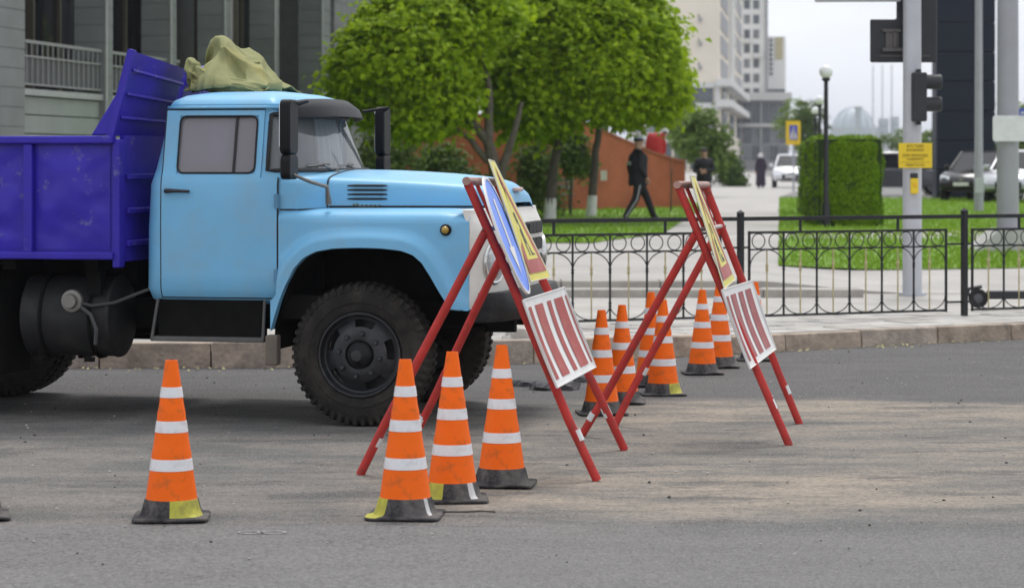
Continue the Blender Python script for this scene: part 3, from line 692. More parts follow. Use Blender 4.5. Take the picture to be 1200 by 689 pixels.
# clipped hedge blocks
def hedge(x0, x1, y0, y1, d, dep, label, seed):
    X0, X1 = pxx(x0,d), pxx(x1,d); zt = pzz(y0,d); r = random.Random(seed); zb = .38
    t = thing('hedge', ((X0+X1)/2, d+dep/2, zb), label=label, cat='hedge'); hx = (X1-X0)/2; hy = dep/2; hz_ = zt - zb
    core = MB().box(-hx+.06, hx-.06, -hy+.06, hy-.06, -.05, hz_-.06).build('stem_mass', mat('hedge_core', (.02,.04,.008), .95), t)
    V = []; Fc = []
    for _ in range(15000):
        f = r.random()
        if f < .55: p = Vector((r.uniform(-hx,hx), -hy, r.uniform(0,hz_))); n = Vector((0,-1,.3))
        elif f < .75: p = Vector((r.uniform(-hx,hx), r.uniform(-hy,hy), hz_)); n = Vector((0,0,1))
        elif f < .88: p = Vector((hx, r.uniform(-hy,hy), r.uniform(0,hz_))); n = Vector((1,0,.3))
        else: p = Vector((-hx, r.uniform(-hy,hy), r.uniform(0,hz_))); n = Vector((-1,0,.3))
        p *= 1 - r.random()**2*.06; q3 = (abs(p.x/hx)**8 + abs(p.y/hy)**8 + abs((p.z-hz_/2)/(hz_/2))**8)**.125; p = Vector((p.x/max(1,q3), p.y/max(1,q3), hz_/2 + (p.z-hz_/2)/max(1,q3))); p += n*.09*noise.noise(p*2.6)
        n = (n + Vector((r.gauss(0,.6), r.gauss(0,.6), r.gauss(0,.6)))).normalized(); u = n.orthogonal().normalized(); a = r.uniform(0,6.28); w_ = n.cross(u); u = u*math.cos(a)+w_*math.sin(a); w_ = n.cross(u)
        s_ = r.uniform(.022,.05); b = len(V); V += [p-u*s_, p+w_*s_*.5, p+u*s_, p-w_*s_*.5]; Fc.append((b,b+1,b+2,b+3))
    mb = MB(); mb.v = [tuple(p) for p in V]; mb.f = Fc; mb.m = [0]*len(Fc); mb.build('foliage', leafmat('hedge_leaf', (.10,.21,.005), (.24,.38,.012), .25), t, fix=False)
hedge(956, 1037, 160, 270, 51, 2.6, 'clipped square green hedge beside the globe lamp', 1)
hedge(950, 1000, 165, 262, 62, 3.0, 'second clipped hedge just behind the front hedge', 2)
# ================================================================== LORRY (local: x forward, y left, z up; origin under the front axle)
TY = R(-12); TO = (-0.8026, 17.9136, 0)
blue = mat('lorry_blue', (.165,.45,.70), .48, var=.06, vscale=1.5, dirt=(.25,.36,.43), dscale=3.2, damt=.5, coat=.10, dlo=.46, dhi=.74, bump=.04, bscale=5)
violet = mat('tipper_violet', (.032,.018,.37), .5, spec=.3, var=.2, vscale=2.5, bump=.25, bscale=4, dirt=(.16,.15,.30), dscale=7, damt=.55, dlo=.60, dhi=.66, coat=.15)
black = mat('black_plastic', (.008,.008,.010), .5, spec=.2, var=.25, vscale=6)
rubber = mat('seal_rubber', (.012,.012,.013), .6, var=.2)
under = mat('chassis_black', (.008,.0078,.0075), .85, var=.4, vscale=5, dirt=(.022,.020,.018), dscale=4, damt=.4, spec=.1)
steel = mat('worn_steel', (.20,.195,.185), .45, .7, var=.3, vscale=8)
chrome = mat('dull_chrome', (.62,.62,.60), .2, .9, var=.1)
nosew = mat('nose_white', (.72,.70,.65), .5, var=.06, dirt=(.42,.38,.33), dscale=2.5, damt=.45)
tyre = mat('tyre_rubber', (.027,.025,.023), .9, spec=.15, var=.3, vscale=5, bump=.3, bscale=60, dirt=(.088,.078,.066), dscale=2.5, damt=.65, dlo=.45, dhi=.75)
rimm = mat('rim_black', (.018,.019,.023), .45, .1, spec=.5, var=.3, vscale=7, dirt=(.10,.10,.105), dscale=6, damt=.5)
truck = thing('dump_truck', TO, TY, label='old light blue dump truck with violet tipper body parked at the kerb', cat='truck')
CK = [ # z, half width, rear x, side-front x, centre-front x
 (.80,.92,-1.49,-.60,-.585),(.83,.965,-1.52,-.60,-.585),(.90,1.0,-1.54,-.60,-.585),(1.30,1.005,-1.535,-.60,-.585),(1.60,1.0,-1.52,-.60,-.56),(1.655,.985,-1.505,-.60,-.35),(1.70,.965,-1.495,-.605,-.36),
 (2.10,.875,-1.42,-.66,-.55),(2.125,.885,-1.42,-.66,-.52),(2.14,.885,-1.415,-.66,-.515),(2.165,.865,-1.40,-.675,-.53),(2.20,.79,-1.34,-.70,-.58),(2.228,.62,-1.22,-.76,-.68),(2.24,.35,-1.06,-.82,-.78)]
def plan(z, ins=0.0, m=14):
    w_, x0, xs, xf = interp(CK, z); w_ -= ins; x0 += ins; xs -= ins*.3; xf -= ins; r = min(.13, w_*.4); H = []
    for k in range(5): H.append((x0, (w_-r)*k/5))
    for k in range(7): a = R(180 - 90*k/6); H.append((x0 + r + r*math.cos(a), w_ - r + r*math.sin(a)))
    for k in range(1, m): H.append((x0 + r + (xs-x0-r)*k/m, w_))
    for k in range(15): a = R(90*k/14); H.append((xs + (xf-xs)*math.sin(a), w_*math.cos(a)**.75 if k < 14 else 0.0))
    return [(x, -y, z) for x, y in H] + [(x, y, z) for x, y in H[-2:0:-1]]
def cab_loft(zs, ins, caps=True):
    mb = MB(); mb.loft([plan(z, ins) for z in zs], True, caps, caps); return mb
zs = [.80,.83,.86,.90,1.0,1.15,1.30,1.45,1.60,1.63,1.655,1.70,1.80,1.90,2.0,2.10,2.125,2.14,2.165,2.18,2.20,2.215,2.228,2.24]
cab = cab_loft(zs, 0).build('cab', blue, truck, smooth=35)
inner = cab_loft([.86,1.3,1.6,1.70,1.9,2.10,2.16,2.19], .035).build('cut_a', mat('cab_lining', (.11,.105,.105), .8))
DW = (-1.305, -.742, 1.672, 2.062)
cut1 = MB().prism(rrect(*DW, .05, 5), -1.5, 1.5, 'y').build('cut_b', blue)
ws = rrect(-.675, .6, 1.690, 2.072, .06, 5); cut2 = MB().prism(ws, -1.5, 1.5, 'y').build('cut_c', blue)
cut3 = MB().prism(rrect(-.55, .55, 1.74, 2.02, .06, 5), -1.9, -1.2, 'x').build('cut_d', blue)
for o in (inner, cut1, cut2, cut3):
    o.parent = truck; md = cab.modifiers.new('cut', 'BOOLEAN'); md.operation = 'DIFFERENCE'; md.object = o; md.solver = 'EXACT'; md.material_mode = 'TRANSFER'
bpy.context.view_layer.update()
dg = bpy.context.evaluated_depsgraph_get(); me = bpy.data.meshes.new_from_object(cab.evaluated_get(dg))
cab.modifiers.clear(); cab.data = me; me.polygons.foreach_set('use_smooth', [True]*len(me.polygons)); me.set_sharp_from_angle(angle=R(35))
for o in (inner, cut1, cut2, cut3): bpy.data.objects.remove(o)
hw_ = lambda z: interp(CK, z)[0]
# doors: skin following the cab side, with window opening
def door(sg):
    def skin(x0, x1, z0, z1, off, th, mt, name, par, hole=None, step=True):
        us = sorted(set([x0, x1, x0+.02, x1-.02] + [x0 + (x1-x0)*k/14 for k in range(15)] + ([hole[0], hole[1]] if hole else []) + [-.70]))
        vs_ = sorted(set([z0, z1] + [z for z in zs if z0 < z < z1] + ([hole[2], hole[3]] if hole else []) + [1.645]))
        mb = MB(); n = len(us)
        for k in (off, off - th):
            mb.v += [(x, sg*(hw_(z)+k), z) for z in vs_ for x in us]
        o_ = len(us)*len(vs_); keep = {}
        for j in range(len(vs_)-1):
            for i in range(n-1):
                cx, cz = (us[i]+us[i+1])/2, (vs_[j]+vs_[j+1])/2
                if hole and hole[0] < cx < hole[1] and hole[2] < cz < hole[3]: continue
                if cz > 1.645 and cx > -.70 and step: continue
                keep[(i, j)] = 1
        for (i, j) in keep:
            a = j*n+i; mb.f.append((a, a+1, a+1+n, a+n)); mb.f.append((o_+a, o_+a+n, o_+a+1+n, o_+a+1))
            for di, dj, e0, e1 in ((-1,0,a,a+n),(1,0,a+1,a+1+n),(0,-1,a,a+1),(0,1,a+n,a+n+1)):
                if (i+di, j+dj) not in keep: mb.f.append((e0, e1, o_+e1, o_+e0))
        mb.m = [0]*len(mb.f); return mb.build(name, mt, par, smooth=35)
    d = skin(-1.402, -.578, .845, 2.098, .011, .012, blue, 'door', truck, DW)
    skin(-1.412, -.568, .836, 2.108, .004, .006, rubber, 'door_gasket', d, (DW[0]-.03, DW[1]+.03, DW[2]-.03, DW[3]+.03))
    y = lambda z, o=.012: sg*(hw_(z)+o)
    P = [(x, y(z, .014), z) for x, z in rrect(DW[0]+.004, DW[1]-.004, DW[2]+.004, DW[3]-.004, .045, 5)]
    MB().tube(P, .007, 6, True).build('window_seal', rubber, d, smooth=60)
    MB().tube([(-.897, y(z, .006), z) for z in (1.675, 1.8, 1.95, 2.06)], .010, 6).build('window_divider', rubber, d, smooth=60)
    q = [(DW[0]-.01,1.66),(DW[1]+.01,1.66),(DW[1]+.01,2.07),(DW[0]-.01,2.07)]
    MB().add([(x, sg*(hw_(z)-.006), z) for x, z in q], [(0,1,2,3)]).build('window_glass', glass('grey_glass', None, (.25,.235,.255), .06, .80), d)  # flat grey, partly clear pane
    # handle
    hb = MB().tube([(-1.37, y(1.555,.012), 1.556), (-1.36, y(1.555,.045), 1.556), (-1.30, y(1.555,.05), 1.557), (-1.19, y(1.555,.04), 1.553)], [.016,.016,.013,.010], 8)
    hb.lathe([(.0,.03),(.028,.028),(.03,0)], 12, 'y', (-1.365, sg*1.012 - (.0 if sg < 0 else .0), 1.556)); hb.build('handle', mat('handle_dark', (.035,.035,.04), .35, .4), d, smooth=50)
    for z in (1.49, .99):
        hg = MB(); hg.box(-.592, -.558, min(y(z,.010), y(z,.030)), max(y(z,.010), y(z,.030)), z-.045, z+.045); hg.tube([(-.572, y(z,.032), z-.05), (-.572, y(z,.032), z+.05)], .010, 8); hg.build('hinge', mat('hinge_blue', (.10,.26,.42), .4), d)
    return d
door(-1); door(1)
# windscreen following the curved front
mb = MB(); rows = [plan(z, .012) for z in (1.68, 1.78, 1.88, 1.98, 2.085)]; n = len(rows[0]); idx = [k for k in range(n) if rows[0][k][0] > -.72]
mb.loft([[r[k] for k in idx] for r in rows], False)
scr = mb.build('windscreen', glass('windscreen_glass', None, (.30,.31,.32), .03, .5), truck, smooth=60)  # pale base colour paints reflections into the glass
P = [p for p in plan(1.694, -.006) if p[0] > -.67]; Q = [p for p in plan(2.070, -.006) if p[0] > -.70][::-1]
MB().tube(P + Q, .015, 6, True).build('windscreen_seal', rubber, scr, smooth=60)
for sy in (-.42, .18):
    wp = MB().tube([(-.34, sy, 1.69), (-.385, sy-.12, 1.73)], .009, 6); wp.tube([(-.385-.1*abs(sy-.1), sy-.34, 1.722), (-.385, sy+.02, 1.735)], .008, 6); wp.lathe([(.0,.03),(.02,.03),(.024,0)], 10, 'z', (-.33, sy, 1.672)); wp.build('wiper', steel, truck)
MB().add([(-1.47,-.56,1.73),(-1.47,.56,1.73),(-1.44,.56,2.03),(-1.44,-.56,2.03)], [(0,1,2,3)]).build('rear_window', MATS['windscreen_glass'], truck)
# interior
sb = MB().box(-1.38,-.80,-.8,.8,.95,1.20); sb.hexa([(-1.44,-.8,1.2),(-1.24,-.8,1.2),(-1.24,.8,1.2),(-1.44,.8,1.2)], [(-1.47,-.8,1.70),(-1.38,-.8,1.70),(-1.38,.8,1.70),(-1.47,.8,1.70)])
sb.build('seat', mat('seat_vinyl', (.05,.035,.03), .6), truck, bevel=.03)
MB().box(-.66,-.52,-.88,.88,1.35,1.66).build('dashboard', black, truck, bevel=.03)
sw = MB().tube([(-.80 + .09*math.cos(R(a)), .42 + .2*math.sin(R(a)), 1.58 + .17*math.cos(R(a))) for a in range(0, 360, 15)], .013, 6, True); sw.tube([(-.80,.42,1.58),(-.55,.42,1.42)], .02, 6); sw.tube([(-.89,.42,1.41),(-.71,.42,1.75)], .010, 6); sw.build('steering_wheel', black, truck, smooth=60)
cu = mat('cab_curtain', (.55,.54,.55), .9, var=.25, vscale=6, stretch=(1,6,.3))
for yy in (.55, .80): MB().plate([(-.70,yy-.16,1.68),(-.66,yy+.10,1.68),(-.70,yy+.06,2.06),(-.74,yy-.12,2.06)], .01, 6, .02).build('curtain', cu, truck, smooth=60)
# roof gutter and sun visor
MB().tube([p for p in plan(2.118, -.012)], .010, 6, True).build('gutter', blue, truck, smooth=60)
vis = MB(); ring = []
for k in range(25):
    t_ = -1 + 2*k/24; y_ = .86*t_; b_ = 1 - abs(t_)**2.6
    r0 = (-.70 + .11*b_, y_*.93, 2.135 + .055*b_); r1 = (-.61 + .15*b_, y_*.97, 2.150 + .04*b_); r2 = (-.565 + .19*b_, y_, 2.110 + .02*b_); r3 = (-.545 + .205*b_, y_, 2.045 + .02*b_)
    ring.append([r0, r1, r2, r3, (r3[0]-.014, r3[1]*.99, r3[2]), (r2[0]-.016, r2[1]*.98, r2[2]-.008), (r1[0]-.006, r1[1]*.98, r1[2]-.02), (r0[0], r0[1]*.98, r0[2]-.014)])
vis.loft(ring, True, True, True); vis.build('sun_visor', mat('visor_black', (.010,.010,.012), .5, spec=.15, var=.2), truck, smooth=45)
# mirrors
def mirror(sg, x, near):
    m = MB(); y0 = sg*1.10; y1 = sg*1.30; xx = x
    m.prism(rrect(min(y0,y1), max(y0,y1), 1.80, 2.16, .045), xx, xx+.075, 'x')
    mm = m.build('mirror', black, truck, bevel=.012, smooth=40)
    MB().prism(rrect(min(y0,y1), max(y0,y1), 1.635, 1.80, .04), xx+.005, xx+.075, 'x').build('wide_mirror', black, mm, bevel=.012)
    MB().prism(rrect(min(y0,y1)+.012, max(y0,y1)-.012, 1.815, 2.145, .035), xx-.003, xx+.001, 'x').build('mirror_glass', mat('mirror_silver', (.7,.72,.74), .03, 1, var=.02), mm)
    ar = MB().tube([(x+.06, sg*1.2, 1.67), (x+.16, sg*1.12, 1.62), (x+.24, sg*.985, 1.585), (x+.245, sg*.965, 1.47)], [.011,.012,.014,.022], 8)
    ar.build('mirror_arm', steel if near else black, mm, smooth=60)
    MB().tube([(x+.05, sg*1.18, 2.13), (x+.12, sg*1.05, 2.15), (x-.04, sg*.90, 2.12)], .011, 8).build('upper_arm', black, mm, smooth=60)
mirror(-1, -.47, True); mirror(1, -.47, False)
# cowl and bonnet
def sect(x, w_, zb, zs_, zc):
    H = [(w_, zb), (w_, zb + (zs_-zb)*.45), (w_-.004, zs_-.055), (w_-.018, zs_-.025), (w_-.05, zs_-.004), (w_-.11, zs_+.008)]
    for k in range(1, 7): t_ = 1 - k/6; H.append(((w_-.11)*t_, zs_+.008 + (zc-zs_-.008)*(1-t_**2)))
    return [(x, -y, z) for y, z in H] + [(x, y, z) for y, z in H[-2::-1]]
cw = MB(); cw.loft([sect(*a) for a in ((-.61,.992,1.40,1.655,1.69),(-.54,.988,1.40,1.655,1.695),(-.45,.955,1.41,1.653,1.698),(-.36,.88,1.42,1.65,1.698),(-.30,.795,1.43,1.647,1.697),(-.292,.77,1.43,1.64,1.69))], False)
cowl = cw.build('cowl', blue, truck, smooth=40)
HK = [(-.286,.772,1.43,1.645,1.696),(-.2,.755,1.43,1.643,1.697),(0,.72,1.43,1.636,1.693),(.2,.685,1.43,1.626,1.684),(.4,.65,1.43,1.615,1.672),(.6,.61,1.43,1.600,1.655),(.72,.585,1.43,1.585,1.640),(.80,.565,1.43,1.562,1.618),(.85,.545,1.43,1.53,1.585),(.875,.525,1.43,1.49,1.53),(.88,.51,1.43,1.46,1.47)]
hd = MB(); hd.loft([sect(*a) for a in HK], False, False, False); hood = hd.build('bonnet', blue, truck, smooth=40)
hws = lambda x: interp([(a[0], a[1]) for a in HK], x)[0]
MB().loft([sect(x, a[1]-.01, 1.42, a[3]-.012, a[4]-.012) for x, a in ((-.31,HK[0]),(-.27,HK[0]))], False).build('bonnet_gap', rubber, hood)
MB().tube(sect(-.289,.776,1.43,1.648,1.699), .0055, 6).build('bonnet_joint', rubber, hood)
for sg in (-1, 1):
    for k in range(4):
        z = 1.502 + k*.030; P = [(x, sg*(hws(x)+.002), z) for x in (-.155, -.1, 0, .08, .115)]
        MB().tube(P, [.004,.008,.008,.008,.004], 6).build('louvre', rubber, hood, smooth=60)
    P = []
    for k in range(46):
        x = -.02 + .19*k/45*1.0 - .10; P.append((x, sg*(hws(x)+.006), 1.452 + .011*math.sin(k*.9) + (.012 if k in range(3, 9) else 0) + .003*math.sin(k*2.7)))
    MB().tube(P, .0035, 5).build('script_badge', mat('badge_tarnish', (.16,.15,.10), .5, .5), hood)
    MB().tube([(-.56, sg*.992, 1.432), (-.5, sg*.975, 1.432), (-.42, sg*.937, 1.432), (-.35, sg*.872, 1.434), (-.295, sg*.79, 1.436)], .006, 6).build('cowl_seam', rubber, cowl)
    MB().tube([(x, sg*(hws(x)+.001), 1.450) for x in (-.28,-.1,.1,.3,.5,.7,.8)], .007, 6).build('bonnet_seam', rubber, hood)
MB().box(.86,.90,-.10,.10,1.545,1.575).build('bonnet_badge', mat('badge_pink', (.55,.40,.38), .4), hood, bevel=.01)
# front wings
ARCH = [(-.66,.55),(-.615,.60),(-.58,.72),(-.545,.83),(-.50,.94),(-.44,1.045),(-.37,1.115),(-.28,1.160),(-.15,1.182),(.02,1.188),(.18,1.184),(.32,1.170),(.40,1.140),(.46,1.090),(.52,1.0),(.57,.915),(.615,.845),(.65,.79),(.70,.785),(.79,.785)]
def arch(x): return interp(ARCH, x)[0]
AP = [Vector(p) for p in ARCH[:18]]
def adist(x, z):
    p = Vector((x, z)); best = 9
    for a, b in zip(AP, AP[1:]):
        d = b - a; t_ = max(0, min(1, (p-a).dot(d)/d.length_squared)); best = min(best, (p - a - d*t_).length)
    return best
def wing(sg):
    xs_ = [-.605,-.59,-.575,-.56,-.545,-.53,-.515,-.50,-.48,-.46,-.44,-.41,-.38,-.35,-.31,-.27,-.22,-.16,-.1,-.03,.04,.11,.18,.25,.31,.36,.40,.43,.46,.49,.52,.545,.57,.593,.615,.633,.65,.67,.70,.735,.77]
    rings_ = []
    for x in xs_:
        zb = arch(x); zt = 1.352; col = []
        sh = lambda z: x - (.03 if x > -.35 else .0) * 0
        for k in range(23):
            z = zb + (zt - zb)*k/22; dd = adist(x, z); lip = .052*smooth01(1 - abs(dd-.055)/.085) if dd > .055 else .052
            fr = smooth01((x-.60)/.17)*.010
            yy = 1.014 + .028*smooth01((x+.55)/.3) + lip + .012*smooth01((x+.5)/.3)*math.sin(math.pi*(z-.8)/.6) - fr
            X = max(x, -.565) if z > .84 else x
            col.append((X, sg*yy, z))
        for yy, z in ((1.036-.02*(1-smooth01((x+.55)/.3)),1.372),(1.024-.014*(1-smooth01((x+.55)/.3)),1.392),(1.0,1.410),(.96,1.424),(.88,1.436),(.76,1.442),(.60,1.44),(.50,1.42)):
            X = max(x, -.565); dr = .0
            col.append((X, sg*yy, z - .02*smooth01((x-.55)/.25)))
        inn = [(x if x < -.5 or x > .6 else x, sg*.98, zb + .0), (x, sg*.98, zb + .004)]
        rings_.append([inn[1], (col[0][0], sg*1.07, zb - .006)] + col)
    mb = MB(); mb.loft(rings_, False)
    o = mb.build('wing', blue, truck, smooth=50)
    ln = MB(); R_ = [(x*.97, z+.0) for x, z in [(q[0], q[1]) for q in ARCH[1:18]]]
    ln.loft([[(x, sg*1.0, z+.004), (x*1.0, sg*.45, z+.06)] for x, z in R_], False); ln.build('wheel_housing', under, o, smooth=60)
    MB().lathe([(0,.036),(.018,.034),(.03,.022),(.034,.0)], 16, 'y', (.612, sg*1.045 if sg > 0 else -1.045, 1.31)).build('marker_lamp_base', black, o) if sg > 0 else None
    lp = MB(); prof = [(0,-.040),(.014,-.038),(.024,-.028),(.027,-.012),(.027,0)] if sg < 0 else [(0,.040),(.014,.038),(.024,.028),(.027,.012),(.027,0)]
    lp.lathe(prof, 16, 'y', (.612, sg*1.050, 1.305)); l_ = lp.build('marker_lamp', mat('amber_lens', (.42,.26,.03), .2, coat=.5), o, smooth=60)
    pr = [(.027,-.022),(.036,-.018),(.040,0)] if sg < 0 else [(.027,.022),(.036,.018),(.040,0)]
    MB().lathe(pr, 16, 'y', (.612, sg*1.048, 1.305)).build('lamp_ring', black, l_, smooth=50)
    MB().box(-.645,-.56,sg*1.0-.06,sg*1.0+.03,.40,.60).build('mudflap', mat('mudflap_tan', (.15,.125,.10), .8, var=.3), o, bevel=.01)
wing(-1); wing(1)
# white nose with grille and headlamps
def nose_x(y, z):
    a = min(1, abs(y)/1.03); c = 1 - a**5; return .772 + .135*max(0, c)**.6 + .03*(1-a*a) - .05*smooth01((z-1.28)/.16) - .03*smooth01((.86-z)/.08)
nz_ = MB(); zz_ = [.785,.80,.84,.90,.96,1.00,1.04,1.10,1.16,1.22,1.28,1.34,1.38,1.405,1.425,1.435]; yy_ = [-1.035,-1.034,-1.025,-1.005,-.97,-.92,-.86,-.8,-.7,-.6,-.5,-.4,-.3,-.2,-.1,-.03,0]; yy_ = yy_ + [-v for v in yy_[-2::-1]]
yy_ = [y for y in yy_]
nz_.loft([[(nose_x(y, z) if abs(y) < 1.0349 else .770, y*(1 - .01*smooth01((z-1.3)/.13)), z) for y in yy_] for z in zz_] + [[(nose_x(y, 1.435)-.09 if abs(y)<1.03 else .765, y*.98, 1.44) for y in yy_]], False)
nose = nz_.build('nose_panel', nosew, truck, smooth=40)
for sg in (-1, 1):
    for r_ in range(3):
        for k in range(4):
            y_ = sg*(.06 + k*.125); z_ = 1.02 + r_*.115
            mb = MB(); x_ = nose_x(y_+sg*.055, z_); mb.prism(rrect(min(y_,y_+sg*.108), max(y_,y_+sg*.108), z_, z_+.085, .03, 3), x_-.03, x_+.018, 'x'); mb.build('grille_slot', rubber, nose)
    c = (nose_x(sg*.83,1.08)-.02, sg*.81, 1.085); HR = Matrix.Translation(c) @ Matrix.Rotation(sg*R(16), 4, 'Z') @ Matrix.Translation((-c[0],-c[1],-c[2]))
    hl = MB(); hl.lathe([(.145,-.01),(.148,.03),(.135,.040),(.122,.038),(.118,.02)], 28, 'x', c); hl.v = [tuple(HR @ Vector(p)) for p in hl.v]; h_ = hl.build('headlamp', chrome, nose, smooth=40)
    ll = MB().lathe([(0,.060),(.05,.055),(.09,.044),(.12,.025)], 28, 'x', c); ll.v = [tuple(HR @ Vector(p)) for p in ll.v]; ll.build('headlamp_lens', mat('lens_glass', (.50,.52,.52), .08, .3, var=.3, vscale=30), h_, smooth=60)
# bumper, tow hooks
bp_ = MB(); bp_.loft([[(X, y, .70), (X+.10, y, .70), (X+.125, y, .75), (X+.125, y, .84), (X+.10, y, .89), (X, y, .89)] for y, X in ((-.99,.76),(-.96,.82),(-.88,.875),(-.5,.925),(0,.935),(.5,.925),(.88,.875),(.96,.82),(.99,.76))], True, True, True)
bump_o = bp_.build('bumper', mat('bumper_black', (.012,.012,.013), .5, spec=.2, var=.3, dirt=(.10,.095,.09), dscale=5, damt=.3), truck, smooth=40)
for sg in (-1, 1):
    MB().tube([(1.03, sg*.42+.05, .78), (1.09, sg*.42+.05, .77), (1.12, sg*.42, .77), (1.09, sg*.42-.05, .77), (1.03, sg*.42-.05, .77)], .018, 8).build('tow_hook', under, bump_o, smooth=60)
MB().box(.80,.93,-.5,-.2,.88,.93).build('bracket', steel, bump_o)
# chassis
ch = MB()
for sg in (-1, 1): ch.box(-4.6, .95, sg*.40-.04, sg*.40+.04, .60, .80)
for x in (-4.4,-3.4,-2.4,-1.2,-.3,.6): ch.box(x-.05, x+.05, -.36, .36, .62, .78)
chassis = ch.build('chassis', under, truck)
MB().box(-1.40,-.20,-.9,.9,.70,.86).build('cab_floor', under, truck)
en = MB().box(-.45,.70,-.34,.34,.62,1.36); en.box(.70,.78,-.46,.46,.72,1.38); en.box(-.5,.75,-.5,.5,.60,.66); en.build('engine', under, chassis, bevel=.03)
ax = MB().tube([(0,-.85,.47),(0,-.6,.44),(0,-.4,.36),(0,.4,.36),(0,.6,.44),(0,.85,.47)], .055, 8); ax.tube([(.15,-.7,.40),(.15,.7,.40)], .022, 6); ax.build('front_axle', under, chassis)
for sg in (-1, 1):
    sp = MB()
    for k in range(5): sp.tube([(-.62+.09*k, sg*.42, .60-.028*k+.02), (0, sg*.42, .48-.028*k+.06), (.62-.09*k, sg*.42, .60-.028*k+.02)], .018, 4)
    sp.build('leaf_spring', under, chassis)
ra_ = MB().tube([(-3.27,-.9,.475),(-3.27,.9,.475)], .085, 10); ra_.lathe([(0,-.16),(.12,-.15),(.17,-.05),(.17,.05),(.12,.15),(0,.16)], 14, 'y', (-3.27,0,.475)); ra_.tube([(-3.27,0,.475),(-1.0,0,.62)], .045, 8); ra_.build('rear_axle', under, chassis)
# step
MB().box(-1.44,-.68,-.96,-.90,.565,.83).build('step_panel', under, truck)
MB().box(-.60,-.585,-.98,.98,.50,1.30).build('arch_light_blocker', under, truck)  # black box added to block light showing through the wheel arch
st_ = MB().box(-1.475,-.66,-1.035,-.88,.548,.580); st_.tube([(-1.465,-1.03,.56),(-1.43,-1.0,.83)], .013, 6); st_.tube([(-.67,-1.03,.56),(-.665,-1.0,.83)], .013, 6); st_.build('step', mat('step_steel', (.10,.098,.094), .55, .4, var=.3), truck, bevel=.006)
st_ = MB().box(-1.475,-.66,.88,1.035,.548,.580); st_.build('step', MATS['step_steel'], truck, bevel=.006)
# fuel tank
tk = MB(); tk.lathe([(0,-2.45),(.25,-2.45),(.277,-2.435),(.283,-2.42),(.275,-2.405),(.275,-1.83),(.283,-1.81),(.277,-1.79),(.25,-1.775),(0,-1.775)], 36, 'x', (0,-.74,.695)); tank = tk.build('fuel_tank', mat('tank_black', (.016,.016,.017), .6, spec=.3, var=.3, dirt=(.06,.055,.05), dscale=3, damt=.5), truck, smooth=35)
for x in (-2.29,-1.93):
    s_ = MB().tube([(x, -.74+.281*math.cos(R(a)), .695+.281*math.sin(R(a))) for a in range(0, 360, 12)], .014, 4, True); s_.tube([(x, -1.0, .47), (x, -1.0, .40)], .014, 6); s_.box(x-.03,x+.03,-1.02,-.97,.40,.43); s_.build('tank_strap', under, tank)
cp2 = MB(); cp2.lathe([(0,-.075),(.045,-.075),(.05,-.06),(.05,-.035),(.075,-.03),(.078,0)], 18, 'y', (-2.05,-1.0,.81)); cp2.build('tank_cap', mat('cap_grey', (.25,.24,.22), .5, .5, var=.3), tank, smooth=35)
MB().tube([(-2.0,-1.02,.80),(-1.9,-1.03,.78),(-1.75,-1.0,.80),(-1.6,-.95,.86),(-1.5,-.9,.90)], .011, 6).build('fuel_hose', mat('hose_grey', (.06,.06,.06), .6), tank)
MB().tube([(-1.98,-1.03,.77),(-1.90,-1.05,.72),(-1.86,-1.05,.62),(-1.87,-1.04,.52)], .014, 6).build('breather_hose', MATS['hose_grey'], tank)
for sg in (-1, 1):
    sp = MB()
    for k in range(6): sp.tube([(-3.27-.68+.09*k, sg*.48, .66-.03*k+.03), (-3.27, sg*.48, .52-.03*k+.10), (-3.27+.68-.09*k, sg*.48, .66-.03*k+.03)], .022, 4)
    sp.build('rear_spring', under, chassis)
MB().box(-2.62,-2.58,-1.02,-.5,.30,1.02).build('front_mudflap', under, truck); MB().box(-2.62,-2.58,.5,1.02,.30,1.02).build('front_mudflap', under, truck)
MB().box(-2.50,-1.60,.45,.95,.45,.95).build('battery_box', under, truck, bevel=.03)
# wheels
def tyre_mb():
    mb = MB(); prof = [(.275,-.10),(.29,-.125),(.33,-.135),(.40,-.132),(.445,-.118),(.462,-.10),(.464,-.05),(.464,.05),(.462,.10),(.445,.118),(.40,.132),(.33,.135),(.29,.125),(.275,.10)]
    mb.lathe(prof, 72, 'y')
    lug = []
    for k in range(52):
        a = 2*math.pi*k/52
        for sd in (-1, 1):
            a0, a1 = a + (.0 if sd < 0 else .06), a + .072 + (.0 if sd < 0 else .06)
            def pt(an, r_, y_): return (r_*math.cos(an), y_*sd, r_*math.sin(an))
            b = [pt(a0,.455,.02), pt(a1,.455,.02), pt(a1,.43,.130), pt(a0,.43,.130)]; t_ = [pt(a0+.006,.481,.02), pt(a1-.006,.481,.02), pt(a1-.01,.470,.122), pt(a0+.01,.470,.122)]
            mb.hexa(b, t_)
            b = [pt(a0,.42,.124), pt(a1,.42,.124), pt(a1,.455,.112), pt(a0,.455,.112)]; t_ = [pt(a0+.01,.425,.132), pt(a1-.01,.425,.132), pt(a1-.01,.466,.128), pt(a0+.01,.466,.128)]
            mb.hexa(b, t_)
    mb.lathe([(.34,-.1355),(.345,-.140),(.352,-.1355)], 60, 'y'); return mb
def rim_mb():
    mb = MB(); n = 60
    mb.lathe([(.276,-.105),(.284,-.125),(.280,-.138),(.268,-.138),(.262,-.10),(.255,-.085),(.245,-.08)], n, 'y')
    def skip(i, j):
        q = (j % 12); return i in (1,) and 2 <= q <= 7
    mb.lathe([(.245,-.080),(.232,-.085),(.185,-.118),(.165,-.128),(.105,-.132),(.098,-.130)], n, 'y', skip=skip)
    mb.lathe([(.25,.02),(0,.02)], 24, 'y'); mb.lathe([(.25,-.08),(.25,.02)], 48, 'y'); return mb
